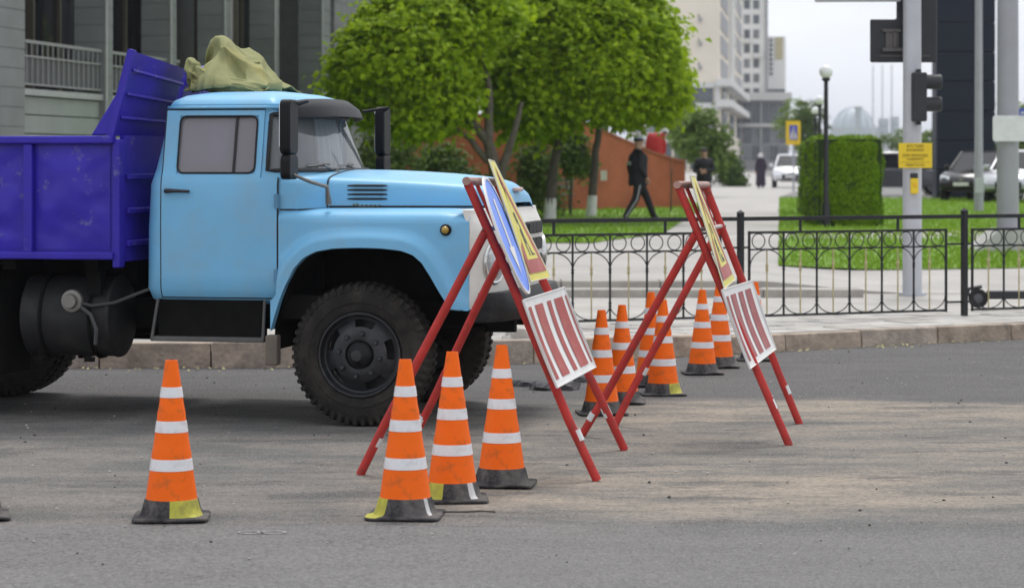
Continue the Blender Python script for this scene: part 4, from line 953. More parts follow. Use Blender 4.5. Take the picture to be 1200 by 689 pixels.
def hub_mb():
    mb = MB(); mb.lathe([(.105,-.118),(.098,-.085),(.088,-.085),(.085,-.125),(.070,-.155),(.050,-.185),(.040,-.205),(.036,-.212),(0,-.214)], 28, 'y'); return mb
ty_me = tyre_mb().mesh('tyre', tyre, 35); ri_me = rim_mb().mesh('rim', rimm, 35); hu_me = hub_mb().mesh('hub', mat('hub_dark', (.035,.036,.038), .45, .4, var=.3), 35)
nut_me = MB().lathe([(0,-.032),(.012,-.032),(.018,-.022),(.018,0)], 6, 'y').mesh('wheel_nut', rimm)
sl_me = MB().lathe([(.020,-.0335),(.022,-.0345),(.024,-.0335)], 12, 'y').mesh('scratch', steel)
def wheel(x, y, sg, rot):
    w_ = inst('wheel', None, truck, (x, y, .475), (0, rot, 0) if sg < 0 else (0, rot, math.pi))
    inst('tyre', ty_me, w_); r_ = inst('rim', ri_me, w_); inst('hub', hu_me, w_)
    for k in range(8):
        a = 2*math.pi*k/8 + .2; inst('wheel_nut', nut_me, w_, (.142*math.cos(a), -.127, .142*math.sin(a)))
    return w_
wheel(0, -.865, -1, .35); wheel(0, .865, 1, .8)
wheel(-3.27, -.88, 1, .1); wheel(-3.27, -.58, -1, .5); wheel(-3.27, .88, -1, .2); wheel(-3.27, .58, 1, .9)
# tipper body
BX0, BX1, BY = -4.9, -1.71, 1.10
tip = MB(); tip.box(BX0, BX1, -BY, -BY+.03, 1.13, 1.90); tip.box(BX0, BX1, BY-.03, BY, 1.13, 1.90); tip.box(BX0, BX1, -BY+.03, BY-.03, 1.13, 1.17); tip.box(BX0, BX0+.03, -BY+.03, BY-.03, 1.17, 1.85)
# dented near side panels
body = tip.build('tipper_body', violet, truck)
def dented(x0, x1, z0, z1, sd):
    n, m_ = 36, 30; vs_ = []
    for j in range(m_+1):
        for i in range(n+1):
            x = x0+(x1-x0)*i/n; z = z0+(z1-z0)*j/m_; e = min(i, n-i, j, m_-j)/4; e = min(1, e)
            dsp = .016*noise.noise((x*3.1+sd, z*4.2, sd)) + .010*noise.noise((x*8+sd, z*10, sd+4)) + .012*max(0, noise.noise((x*5, z*6, sd+9)))
            vs_.append((x, -BY-.006-(dsp+.006)*e, z))
    mb = MB(); mb.add(vs_, [(j*(n+1)+i, j*(n+1)+i+1, (j+1)*(n+1)+i+1, (j+1)*(n+1)+i) for j in range(m_) for i in range(n)])
    mb.build('side_panel', violet, body, smooth=60)
for x0, x1, sd in ((-2.285,-1.735,1),(-2.95,-2.355,2),(-3.6,-3.02,3),(-4.3,-3.67,4)): dented(x0, x1, 1.16, 1.86, sd*3.3)
for x in (-2.32,-2.985,-3.635,-4.335): MB().box(x-.032, x+.032, -BY-.055, -BY, 1.14, 1.87).build('stake', violet, body, bevel=.008)
for sg in (-1, 1):
    y0, y1 = sorted((sg*(BY-.02), sg*(BY+.07))); MB().box(BX0, BX1+.01, y0, y1, 1.872, 1.925).build('top_rail', violet, body, bevel=.012)
    y0, y1 = sorted((sg*(BY-.02), sg*(BY+.06))); MB().box(BX0, BX1+.01, y0, y1, 1.095, 1.145).build('bottom_rail', violet, body, bevel=.01)
MB().box(-1.715,-1.66,-BY-.03,-BY+.08,1.04,1.90).build('corner_post', violet, body, bevel=.012); MB().box(-1.715,-1.66,BY-.08,BY+.03,1.04,1.90).build('corner_post', violet, body, bevel=.012)
fw = MB(); fw.hexa([(-1.70,-BY+.08,1.08),(-1.66,-BY+.08,1.08),(-1.66,BY-.08,1.08),(-1.70,BY-.08,1.08)], [(-1.70,-BY+.08,1.93),(-1.67,-BY+.08,1.93),(-1.67,BY-.08,1.93),(-1.70,BY-.08,1.93)]); fw.build('front_wall', violet, body)
for z in (1.20,1.42,1.65): MB().box(-1.66,-1.635,-BY+.09,BY-.09,z-.02,z+.02).build('front_rib', violet, body, bevel=.006)
# raised shield above the front wall: two outer leaves dipping towards the middle
for sg in (-1, 1):
    b4 = [Vector((-1.715, sg*1.13, 1.925)), Vector((-1.715, sg*.05, 1.925)), Vector((-1.578, sg*.05, 2.41)), Vector((-1.558, sg*1.13, 2.49))]
    if sg > 0: b4 = [b4[1], b4[0], b4[3], b4[2]]
    MB().plate(b4, .045, 6).build('shield_leaf', violet, body, smooth=30)
    for k in (.22,.5,.78):
        p0 = Vector((-1.715, sg*1.10, 1.925)).lerp(Vector((-1.558, sg*1.10, 2.49)), k) + Vector((.012,0,0)); p1 = Vector((-1.715, sg*.05, 1.925)).lerp(Vector((-1.578, sg*.05, 2.41)), k) + Vector((.012,0,0))
        MB().tube([p0, p1], .014, 5).build('shield_rib', violet, body)
    MB().tube([(-1.72, sg*1.135, 1.92), (-1.562, sg*1.135, 2.50)], .030, 4).build('shield_edge', violet, body)
    MB().prism([(-1.87,1.93),(-1.70,1.93),(-1.635,2.24),(-1.66,2.25)], sg*1.10-.02, sg*1.10+.02, 'y').build('gusset', violet, body, bevel=.008)
sub = MB().box(-4.7,-1.75,-.55,-.45,.90,1.13); sub.box(-4.7,-1.75,.45,.55,.90,1.13)
for x in (-1.9,-2.5,-3.1,-3.7,-4.3): sub.box(x-.05,x+.05,-1.05,1.05,1.02,1.13)
sub.box(-1.95,-1.85,-1.0,-.9,.85,1.1); sub.build('subframe', under, body)
MB().box(-2.15,-1.95,-.3,.3,.62,1.08).build('hoist', under, body)
for sg in (-1,1): MB().box(-3.95,-2.60,sg*.88-.2,sg*.88+.2,1.02,1.05).build('rear_mudguard', under, body)

# proportions along the length
def shrink(o):
    for ch in o.children:
        if ch.type == 'MESH':
            for v in ch.data.vertices: v.co.x *= .98
            shrink(ch)
        elif ch.name.startswith('wheel'): ch.location.x *= .98
shrink(truck)
# tarpaulin heap on the cab roof, pressed against the shield
tarpm = mat('tarp_khaki', (.27,.275,.135), .95, var=.16, vscale=3, dirt=(.36,.29,.08), dscale=2.0, damt=.5, bump=.9, bscale=9, spec=.15)
def cloth_blob(mb, c, r, rot, seed, fold=.10, flat=-.9, fdir=(1,.4,0)):
    bm = bmesh.new(); bmesh.ops.create_icosphere(bm, subdivisions=5, radius=1); M = Matrix.Rotation(rot[2], 3, 'Z') @ Matrix.Rotation(rot[1], 3, 'Y') @ Matrix.Rotation(rot[0], 3, 'X'); fd_ = Vector(fdir).normalized()
    for v in bm.verts:
        p = v.co.copy(); q = p + Vector((seed, 0, 0))
        wv = noise.noise(q*1.4)*.9; rid = (1 - abs(math.sin(q.dot(fd_)*3.4 + wv*2.6 + seed)))**1.6*1.6 - .5; rid2 = noise.noise(q*2.2 + Vector((9,3,1)))*.9 + (.5 - abs(noise.noise(q*5.5 + Vector((2,7,3)))))*.45
        p = p * (1 + fold*(rid*1.7 + rid2*1.1) + .12*wv)
        p.z = max(p.z, flat); v.co = M @ Vector((p.x*r[0], p.y*r[1], p.z*r[2])) + Vector(c)
    bm.verts.index_update(); mb.add([v.co[:] for v in bm.verts], [tuple(x.index for x in f.verts) for f in bm.faces]); bm.free()
tp_ = MB(); NU, NT = 150, 110
PR = [(-1.66,2.26),(-1.61,2.34),(-1.56,2.47),(-1.51,2.555),(-1.45,2.60),(-1.37,2.605),(-1.28,2.57),(-1.17,2.50),(-1.05,2.425),(-.94,2.355),(-.86,2.30),(-.80,2.275),(-.76,2.262)]
def ridge(x, y, sd): return (1 - min(1, abs(noise.noise((x, y, sd)))*2.4))**2.2
G = []
for j in range(NT+1):
    row = []
    for i in range(NU+1):
        u_ = i/NU; t_ = 2*j/NT; X = -1.66 + .90*u_; roof = 2.236 - .05*abs(-.45+.47*t_)**2
        ef = -.47 + .07*noise.noise((u_*4.0, 1.3, 0)) + .03*noise.noise((u_*13, 4.1, 0)) - .05*math.sin(u_*3.1); yb_ = .42 + .06*noise.noise((u_*4, 7.7, 0))
        y_ = ef + (0-ef)*t_ if t_ <= 1 else yb_*(t_-1)
        g_ = math.sin(math.pi/2*(t_ if t_ <= 1 else 2-t_)); g_ = max(0, g_)**.62
        hgt = interp(PR, X)[0] - roof; z_ = roof + .012 + hgt*g_
        wx, wy = .5*noise.noise((u_*3, t_*2, 3)), .5*noise.noise((u_*3, t_*2, 8))
        fold = lambda ph, k: (1 - abs(math.sin(ph)))**k
        cr = .045*fold(u_*5.2 + t_*2.6 + 2.2*wx, 1.5) + .030*fold(u_*3.0 - t_*5.0 + 2.6*wy + 1, 1.7) + .014*fold(u_*14 + t_*6 + 5*wx, 1.3) + .05*noise.noise((u_*3, t_*2.0, 12))
        roll = .080*math.sin(t_*8.5 + u_*3.2 + 2.2*wx + .6)*min(1, hgt*4)
        n_ = Vector((.15, -math.cos(math.pi/2*min(1, t_)) if t_ < 1 else .5, .75)).normalized(); amp = min(1, .25 + hgt*3)
        p = Vector((X, y_, z_)) + n_*(cr*amp) + Vector((0, -1 if t_ < 1 else 1, .15))*roll*amp
        p.z = max(p.z, roof + .008); row.append(p)
    G.append(row)
tp_.add([p for r_ in G for p in r_], [(j*(NU+1)+i, j*(NU+1)+i+1, (j+1)*(NU+1)+i+1, (j+1)*(NU+1)+i) for j in range(NT) for i in range(NU)])
for _ in range(2):
    G2 = [[G[j][i] if i in (0, NU) or j in (0, NT) else (G[j][i]*2 + G[j-1][i] + G[j+1][i] + G[j][i-1] + G[j][i+1])/6 for i in range(NU+1)] for j in range(NT+1)]; G = G2
tp_.v = []; tp_.f = []; tp_.m = []
tp_.add([p for r_ in G for p in r_], [(j*(NU+1)+i, j*(NU+1)+i+1, (j+1)*(NU+1)+i+1, (j+1)*(NU+1)+i) for j in range(NT) for i in range(NU)])
# loose lobe hooked over the shield and a turned-up tail by the visor
cloth_blob(tp_, (-1.14,-.47,2.275), (.36,.085,.055), (0,R(3),R(3)), 8.1, .07, fdir=(.6,.3,1))
cloth_blob(tp_, (-1.36,-.46,2.31), (.20,.075,.075), (0,R(24),R(-4)), 23.1, .07, fdir=(.6,.3,1))
cloth_blob(tp_, (-1.60,-.34,2.36), (.07,.17,.14), (0,R(-16),R(10)), 11.2, .07, fdir=(0,.4,1))
tp_.plate([(-.80,-.40,2.245),(-.74,-.12,2.245),(-.725,-.14,2.325),(-.765,-.36,2.30)], .012, 8, .03)
tp_.v = [(-.88 + (p[0]+.76)*.656, p[1], 2.236 + (p[2]-2.236)*.94) for p in tp_.v]
tarp_root = tp_.build('tarpaulin', tarpm, None, smooth=70); sld = tarp_root.modifiers.new('thick', 'SOLIDIFY'); sld.thickness = .008; tarp_root.location = Vector(TO) + Vector((math.cos(TY), math.sin(TY), 0))*.06; tarp_root.rotation_euler = (0,0,TY)
tag(tarp_root, 'crumpled khaki tarpaulin heaped on the blue cab roof', 'tarpaulin')
# ================================================================== TRAFFIC CONES
orange = mat('cone_orange', (.95,.150,.006), .55, spec=.2, var=.05, vscale=6, dirt=(.42,.11,.03), dscale=11, damt=.6, dlo=.54, dhi=.68)
wband = mat('reflective_white', (.74,.74,.75), .35, var=.06, vscale=20, dirt=(.42,.37,.34), dscale=12, damt=.55, dlo=.55, dhi=.7)
crub = mat('cone_rubber', (.038,.037,.041), .85, spec=.2, var=.35, vscale=8, bump=.4, bscale=40, dirt=(.17,.155,.14), dscale=9, damt=.8, dlo=.42, dhi=.66)
cyel = mat('faded_yellow', (.42,.40,.05), .8, var=.3, vscale=10, dirt=(.12,.11,.07), dscale=7, damt=.7)
cwht = mat('scuffed_white', (.50,.49,.48), .8, var=.2, vscale=10)
def cone_meshes(h=.77):
    rb, rt, z0 = .127, .030, .088
    rr = lambda z: rb + (rt-rb)*(z-z0)/(h-z0)
    body = MB(); prof = [(rb+.004, z0-.01)] + [(rr(z0+(h-z0)*k/24) + (.0022 if k in (8, 15) else 0), z0+(h-z0)*k/24) for k in range(25)] + [(rt-.006, h), (rt-.008, h-.06)]; body.lathe(prof, 40)
    bands = [MB().lathe([(rr(a*h)+.0005, a*h), (rr(a*h)+.0025, a*h+.001), (rr(b*h)+.0025, b*h-.001), (rr(b*h)+.0005, b*h)], 40).mesh('band', wband, 35) for a, b in ((.305,.378),(.545,.618),(.765,.832))]
    return body.mesh('body', orange, 30), bands
C_BODY, C_BANDS = cone_meshes()
def cone_base(patches):
    # square flange with lobed corners, flared skirt; some facets carry paint
    mb = MB(); n = 64
    def sq(r, k):
        a = 2*math.pi*k/n; c, s_ = abs(math.cos(a)), abs(math.sin(a)); q = (c**9 + s_**9)**(-1/9); return r*q
    rings_ = [(.184,.0,1),(.186,.005,1),(.184,.011,1),(.172,.013,.9),(.158,.016,.25),(.149,.030,.1),(.140,.060,.05),(.133,.086,0),(.130,.093,0),(.124,.095,0)]
    R_ = []
    for r_, z, k in rings_:
        R_.append([((sq(r_, j)*k + r_*(1-k))*math.cos(2*math.pi*j/n), (sq(r_, j)*k + r_*(1-k))*math.sin(2*math.pi*j/n), z + k*.010*max(0, noise.noise((math.cos(2*math.pi*j/n)*1.7, math.sin(2*math.pi*j/n)*1.7, 3+len(patches))))) for j in range(n)])
    mb.loft(R_, True, True, False)
    for fi, f in enumerate(mb.f):
        if len(f) != 4: continue
        i, j = divmod(fi, n); a = 360*j/n
        for a0, a1, mi, lo in patches:
            if a0 <= a < a1 and i >= lo: mb.m[fi] = mi
    return mb.mesh('base', [crub, cyel, cwht], 40)
CB = {k: cone_base(v) for k, v in {'plain': [], 'front': [(270,345,1,4)], 'left': [(185,235,1,2),(318,328,2,4)], 'leftw': [(200,245,1,4),(300,318,2,4)], 'right': [(285,350,1,4)]}.items()}
def cone(x, ybase, ytop, patch, label, rot=0, tilt=0):
    d = gd(ybase); d2 = d + .17; sc_ = (HOR + FPX*CAMH/d2 - ytop)*d2/FPX/.772
    t = thing('traffic_cone', (pxx(x, d2), d2, .006), R(rot), label=label, cat='traffic cone', group='orange and white traffic cones'); t.scale = (sc_,)*3; t.rotation_euler = (R(tilt), R(tilt*.6), R(rot))
    inst('base', CB[patch], t); b = inst('body', C_BODY, t)
    for m_ in C_BANDS: inst('band', m_, t)
for a in ((-33,612,424,'plain','traffic cone cut off by the left edge, only its base corner showing',14),
          (201,613,423,'front','lone traffic cone in front of the cab with yellow painted base',4),
          (475,611,422,'left','nearest traffic cone of the middle trio, yellow left base corner',-5),
          (530,591,413,'leftw','middle traffic cone of the trio before the front wheel, yellow patch left',4),
          (588,573,405,'plain','traffic cone of the trio beside the bumper with plain black base',-6),
          (705,488,364,'plain','traffic cone just right of the left striped panel',6),
          (729,475,358,'plain','traffic cone right behind the one at the left striped panel',-4),
          (777,465,352,'right','traffic cone between the two stands with yellow painted base',2),
          (763,454,343,'plain','traffic cone half hidden behind the yellow based far cone',0),
          (823,440,340,'plain','traffic cone nearest the kerb left of the right striped panel',5),
          (843,432,331,'plain','traffic cone tucked behind the one near the kerb',-3),
          (885,424,331,'plain','traffic cone mostly hidden behind the right striped panel',0)):
    cone(*a)

# ================================================================== SIGN STANDS
redp = mat('stand_red', (.46,.040,.034), .55, spec=.25, var=.18, vscale=9, dirt=(.17,.06,.045), dscale=14, damt=.7, dlo=.52, dhi=.68)
tape = mat('white_tape', (.70,.70,.69), .5, var=.1)
rust = mat('bare_tube', (.40,.24,.20), .5, .3, var=.2, vscale=10)
def gp(x, y): return at(x, y, gd(y))
def stand(label, nt_, nb, ft, fb, rn, rnb, rf, rfb, cb, bands):
    c = (nb + fb + rnb + rfb)/4; t = thing('sign_stand', (c.x, c.y, 0), label=label, cat='sign stand', group='red tubular sign stands'); O_ = Vector((c.x, c.y, 0))
    r_ = .0255
    def leg(a, b, name='leg', r=r_, m_=redp): return MB().tube([a - O_, a.lerp(b,.35) - O_ + Vector((rnd.uniform(-.006,.006),.006,0)), a.lerp(b,.8) - O_ + Vector((rnd.uniform(-.014,.008),-.004,0)), b - O_], r, 12).build(name, m_, t, smooth=50)
    legs = [leg(nt_, nb), leg(ft, fb), leg(rn, rnb), leg(rf, rfb)]
    MB().tube([nt_ - O_ + (nt_-ft).normalized()*.05 + Vector((0,0,.012)), ft - O_ + (ft-nt_).normalized()*.05 + Vector((0,0,.012))], .024, 12).build('top_bar', rust, t, smooth=50)
    q = MB().lathe([(0,0),(.02,0)], 10); 
    MB().tube([cb[0] - O_, cb[1] - O_], .014, 8).build('cross_bar', mat('pale_tube', (.50,.42,.40), .5), t, smooth=50)
    for k in (.28, .72): MB().tube([nt_.lerp(ft, k) - O_, cb[0].lerp(cb[1], k) - O_], .012, 8).build('hanger', redp, t, smooth=50)
    for (a, b), k in zip(((nt_, nb), (ft, fb), (rn, rnb), (rf, rfb)), bands):
        if k: MB().tube([a.lerp(b, k-.018) - O_, a.lerp(b, k+.018) - O_], r_+.002, 12, caps=False).build('tape_band', tape, t, smooth=50)
    for p in (cb[0], cb[1]): MB().tube([p - O_ - Vector((.03,0,0)), p - O_ + Vector((.03,0,0))], .010, 6).build('hinge_bolt', steel, t)
    return t
nb, fb_, rnb, rfb = gp(700,563), gp(732,527), gp(422,556), gp(481,520)
nt1, ft1 = at(548,215,14.2), at(583,216,15.4)
stand('left red tubular stand carrying a blue disc, beside the lorry nose', nt1, nb, ft1, fb_, nt1.lerp(nb,.165)+Vector((-.02,0,0)), rnb, ft1.lerp(fb_,.165)+Vector((-.02,0,0)), rfb, (nt1.lerp(nb,.155), ft1.lerp(fb_,.155)), (.85,.855,.86,.885))
nb2, fb2, rnb2, rfb2 = gp(925,522), gp(937,497), gp(681,511), gp(720,499)
nt2, ft2 = at(795,219,16.0), at(827,219,17.0)
stand('right red tubular stand by the kerb side cones', nt2, nb2, ft2, fb2, nt2.lerp(nb2,.185)+Vector((-.02,0,0)), rnb2, ft2.lerp(fb2,.175)+Vector((-.02,0,0)), rfb2, (nt2.lerp(nb2,.17), ft2.lerp(fb2,.165)), (.845,.855,.90,.72))
# signs
alum = mat('sign_back', (.42,.42,.42), .5, .4, var=.1); sblue = mat('sign_blue', (.11,.25,.85), .4, var=.12, vscale=5, dirt=(.30,.42,.85), dscale=4, damt=.5)
swht = mat('sign_white', (.74,.73,.71), .45, var=.06, dirt=(.5,.45,.4), dscale=6, damt=.45); syel = mat('sign_yellow', (.68,.60,.07), .45, var=.1, dirt=(.55,.50,.25), dscale=5, damt=.5)
sred = mat('sign_red', (.37,.065,.055), .5, var=.1, vscale=8, dirt=(.42,.18,.15), dscale=9, damt=.5); sblk = mat('sign_black', (.03,.03,.03), .5)
c = at(593,276,14.22); u = (at(618.5,345,14.18) - at(567,208,14.26))/2; v = (at(600.8,274.5,14.56) - at(593,276,14.22))
n_ = u.cross(v).normalized(); n_ = n_ if n_.x > 0 else -n_
t = thing('round_sign', c - Vector((0,0,.345)), label='blue round sign with white arrow hung on the left red stand', cat='road sign'); O_ = Vector(t.location)
def disc(r0, r1, z, segs=48): 
    mb = MB(); P = lambda a, r, h: c - O_ + (u*math.cos(a) + v*math.sin(a))*r + n_*h
    mb.loft([[P(2*math.pi*k/segs, r, h) for k in range(segs)] for r, h in ((r0, z[0]), (r1, z[0]), (r1, z[1]), (r0, z[1]))], True); return mb
disc(.001, 1.0, (-.004, .004)).build('plate', sblue, t); disc(.955, 1.005, (-.006, .008)).build('rim', swht, t)
def patch(pts, h, m_, name, par): MB().add([c - O_ + u*a + v*b + n_*h for a, b in pts], [tuple(range(len(pts)))]).build(name, m_, par)
patch([(-.62,-.10),(.25,-.10),(.25,.10),(-.62,.10)][::-1], .0065, swht, 'arrow_shaft', t); patch([(.2,-.34),(.2,.34),(.66,0)], .0068, swht, 'arrow_head', t)
def bil(cn, a, b): return cn[0]*(1-a)*(1-b) + cn[1]*a*(1-b) + cn[2]*a*b + cn[3]*(1-a)*b
def plate_sign(name, cn, label, cat, group=None):
    cn = [Vector(p) for p in cn]; o = (cn[0]+cn[1])/2; t = thing(name, o, label=label, cat=cat, group=group); cl = [p - o for p in cn]
    return t, cl
def sub(cl, a0, a1, b0, b1, th, lift, sag=0, n=6):
    nr = (cl[1]-cl[0]).cross(cl[3]-cl[0]).normalized(); q = [bil(cl,a0,b0), bil(cl,a1,b0), bil(cl,a1,b1), bil(cl,a0,b1)]; mb = MB(); vs_ = []
    for j in range(n+1):
        for i in range(n+1):
            a = a0+(a1-a0)*i/n; b = b0+(b1-b0)*j/n; vs_.append(bil(cl,a,b) + nr*(lift + sag*math.sin(math.pi*b)*math.sin(math.pi*(a*.8+.1))))
    N = n+1; mb.add(vs_, [(j*N+i, j*N+i+1, (j+1)*N+i+1, (j+1)*N+i) for j in range(n) for i in range(n)]); return mb
def yellow(cn, label):
    t, cl = plate_sign('warning_sign', cn, label, 'road sign', 'yellow warning signs on red stands')
    MB().plate(cl, .006, 8).build('plate', [syel], t, smooth=40)
    sub(cl,0,1,0,1,0,-.0075).build('plate_back', alum, t); nr = (cl[1]-cl[0]).cross(cl[3]-cl[0]).normalized()
    fr = [bil(cl,.0,.0),bil(cl,1,0),bil(cl,1,1),bil(cl,0,1)]; MB().tube(fr, .004, 6, True).build('edge', swht, t)
    def tri(pts, h, m_, nm): MB().add([bil(cl,a,b) + nr*h for a, b in pts], [tuple(range(len(pts)))]).build(nm, m_, t)
    sub(cl,.06,.94,.06,.17,0,.004).build('red_border', sred, t)
    tri([(.06,.17),(.20,.17),(.56,.84),(.50,.95)], .004, sred, 'red_border'); tri([(.94,.17),(.80,.17),(.44,.84),(.50,.95)], .0044, sred, 'red_border')
    tri([(.20,.17),(.80,.17),(.50,.78)], .0048, syel, 'yellow_field')
    for a, b, w_, h_ in ((.40,.20,.05,.22),(.47,.30,.06,.20),(.52,.20,.04,.14),(.42,.47,.09,.09),(.57,.20,.14,.07)):
        tri([(a,b),(a+w_,b),(a+w_,b+h_),(a,b+h_)], .0055, sblk, 'worker_symbol')
yellow([at(622,330,14.50), at(645,325,15.15), at(579,189,15.20), at(573,187,14.55)], 'bent yellow roadworks sign above the left striped panel')
yellow([at(849,338,15.85), at(861,328,16.45), at(814,207,16.55), at(809,206,15.95)], 'narrow seen yellow roadworks sign on the right stand')
def striped(cn, label, cols, bounds):
    t, cl = plate_sign('striped_panel', cn, label, 'barrier panel', 'red and white striped panels on the stands')
    MB().plate(cl, .008, 12, -.018).build('board', swht, t, smooth=40)
    sub(cl,0,1,0,1,0,-.0095,-.018,12).build('board_back', alum, t)
    for a0, a1 in bounds: sub(cl, a0, a1, .075, .91, 0, .003, -.018, 12).build('stripe', cols, t, smooth=60)
    rim_ = [bil(cl,a,b) for a, b in ((0,0),(1,0),(1,1),(0,1))]; MB().tube(rim_, .006, 6, True).build('edge', swht, t)
striped([at(653,454,13.95), at(698,430,14.55), at(661,337,14.60), at(613,352,14.0)], 'red and white striped panel on the left stand near the bumper', sred, ((.05,.12),(.21,.40),(.51,.60),(.68,.88),(.945,.975)))
striped([at(879,432,15.72), at(909,409,16.3), at(881,329,16.35), at(846,340,15.78)], 'red and white striped panel on the right stand before the fence', mat('sign_red_dull', (.33,.085,.085), .55, var=.12, vscale=8, dirt=(.4,.2,.19), dscale=9, damt=.5), ((.06,.13),(.21,.38),(.47,.62),(.70,.88)))

# ================================================================== STREET FURNITURE
galv = mat('galvanised', (.50,.51,.54), .5, .2, var=.07, vscale=2, dirt=(.38,.38,.40), dscale=3, damt=.4)
galv2 = mat('grey_paint', (.35,.345,.385), .5, .1, var=.08, vscale=2)
sigb = mat('signal_black', (.022,.024,.028), .5, var=.2)
ny = mat('notice_yellow', (.78,.56,.02), .45, var=.04)
D = 31.0; zg = plaza_z(pxx(1069,D), D)
tp = thing('traffic_light_pole', (pxx(1069,D), D, zg), label='pale grey traffic light pole with yellow notice and push button', cat='traffic light'); k = D/FPX
MB().tube([(0,0,-.05),(0,0,2.4),(0,0,5.0)], [.118,.112,.105], 24).build('pole', galv, tp, smooth=60)
MB().tube([(0,0,-.03),(0,0,.03)], .17, 20).build('base_flange', galv, tp, smooth=40)
sh = MB().box(-.085+.05,.085+.05,-.30,-.12,pzz(143,D)-zg,pzz(86,D)-zg); sig = sh.build('signal_head', sigb, tp, bevel=.02)
for y in (97, 123):
    z = pzz(y, D) - zg; MB().lathe([(.075,.10),(.088,.10),(.092,.28),(.080,.29),(.075,.12)], 18, 'x', (.03,-.21,z)).build('signal_hood', sigb, sig, smooth=40)
    MB().lathe([(0,.145),(.075,.135)], 16, 'x', (.03,-.21,z)).build('signal_lens', mat('dark_lens', (.05,.03,.02), .2), sig)
for z in (pzz(84,D), pzz(145,D)): MB().box(.03,.07,-.24,-.10,z-zg-.02,z-zg+.02).build('bracket', sigb, sig)
np_ = MB().box(-19*k+.01*1,21*k,-.150,-.142,pzz(197,D)-zg,pzz(168,D)-zg); notice = np_.build('notice_plate', ny, tp, bevel=.003)
ntx = mat('notice_text', (.16,.10,.01), .6)
for i, (s_, yy, sz) in enumerate((('ӨТУ ҮШІН',171.8,.046),('БАСЫҢЫЗ',176.2,.046),('ДЛЯ ПЕРЕХОДА',182.6,.044),('НАЖМИТЕ',187,.044),('PRESS TO GO',193.7,.042))):
    tm = text_mb(s_, sz); tm.v = [(p[0]*.88 + .012, -.153 - p[2], p[1] + pzz(yy,D) - zg) for p in tm.v]; tm.build('lettering', ntx, notice)
MB().box(-.17,.19,-.1525,-.1505,pzz(190.6,D)-zg,pzz(190.3,D)-zg).build('rule_line', ntx, notice)
bt = MB().box(-.045,.045,-.20,-.11,pzz(227,D)-zg,pzz(209,D)-zg); bt.build('push_button', ny, tp, bevel=.012); MB().box(-.045,.045,-.17,-.11,pzz(209,D)-zg,pzz(203,D)-zg).build('button_hood', sigb, tp, bevel=.01)
MB().lathe([(0,-.212),(.018,-.21),(.022,-.20)], 12, 'y', (0,0,pzz(217,D)-zg)).build('button', mat('button_amber', (.75,.42,.02), .4), tp)
bk = MB(); bk.prism([((1022-1069)*k, pzz(73,D)-zg), ((1101-1069)*k, pzz(73,D)-zg), ((1101-1069)*k, pzz(-60,D)-zg), ((1053-1069)*k, pzz(-60,D)-zg), ((1053-1069)*k, pzz(22,D)-zg), ((1022-1069)*k, pzz(22,D)-zg)], .16, .20, 'y'); back = bk.build('signal_backboard', sigb, tp, bevel=.02)
fr_ = MB().box((1036-1069)*k,(1057-1069)*k,.10,.13,pzz(37,D)-zg,pzz(34,D)-zg); fr_.box((1036-1069)*k,(1060-1069)*k,.10,.13,pzz(60,D)-zg,pzz(56,D)-zg); fr_.box((1049-1069)*k,(1052-1069)*k,.10,.13,pzz(57,D)-zg,pzz(36,D)-zg); fr_.box((1040-1069)*k,(1055-1069)*k,.128,.17,pzz(56,D)-zg,pzz(37,D)-zg); fr_.box((1032-1069)*k,(1092-1069)*k,.14,.158,pzz(66,D)-zg,pzz(64.5,D)-zg); fr_.build('backboard_frame', mat('frame_grey', (.10,.09,.085), .5), back)
ma = MB().tube([(-.0,0,pzz(-30,D)-zg),((1053-1069)*k,-.02,pzz(-2,D)-zg),((955-1069)*k,-.02,pzz(-1.5,D)-zg)], .05, 10); ma.build('mast_arm', galv, tp, smooth=50)
# large grey pole with blank plate
D = 41; zg = plaza_z(pxx(1181,D), D); k = D/FPX
t = thing('sign_pole', (pxx(1181,D), D, zg), label='thick grey pole with blank pale plate at the right edge', cat='pole')
MB().tube([(0,0,-.05),(0,0,6)], [13*k,12*k], 20).build('shaft', galv2, t, smooth=60)
MB().prism(rrect(-21*k, 25*k, pzz(166,D)-zg, pzz(136,D)-zg, 3*k), -.26, -.24, 'y').build('plate', mat('pale_plate', (.74,.74,.75), .5), t); MB().box(-.2,.2,-.24,-.12,pzz(152,D)-zg,pzz(150,D)-zg).build('clamp', galv2, t)
b_ = MB().hexa([(-.75,-.5,-.1),(.5,-.5,-.1),(.5,.5,-.1),(-.75,.5,-.1)], [(-.2,-.45,.34),(.45,-.45,.34),(.45,.45,.34),(-.2,.45,.34)]); b_.build('concrete_foot', mat('foot_concrete', (.45,.44,.42), .9), t)
D = 66; k = D/FPX; zg = plaza_z(pxx(1147,D), D)
t = thing('lamp_column', (pxx(1147,D), D, zg), label='slim grey lamp column in front of the navy pylon', cat='pole'); MB().tube([(0,0,-.1),(0,0,1.2),(.0,0,1.25),(.0,0,9)], [5.6*k,5.4*k,4.8*k,3.6*k], 14).build('shaft', galv2, t, smooth=50); MB().box(-.11,.11,-.14,-.10,.5,.9).build('service_door', galv, t)
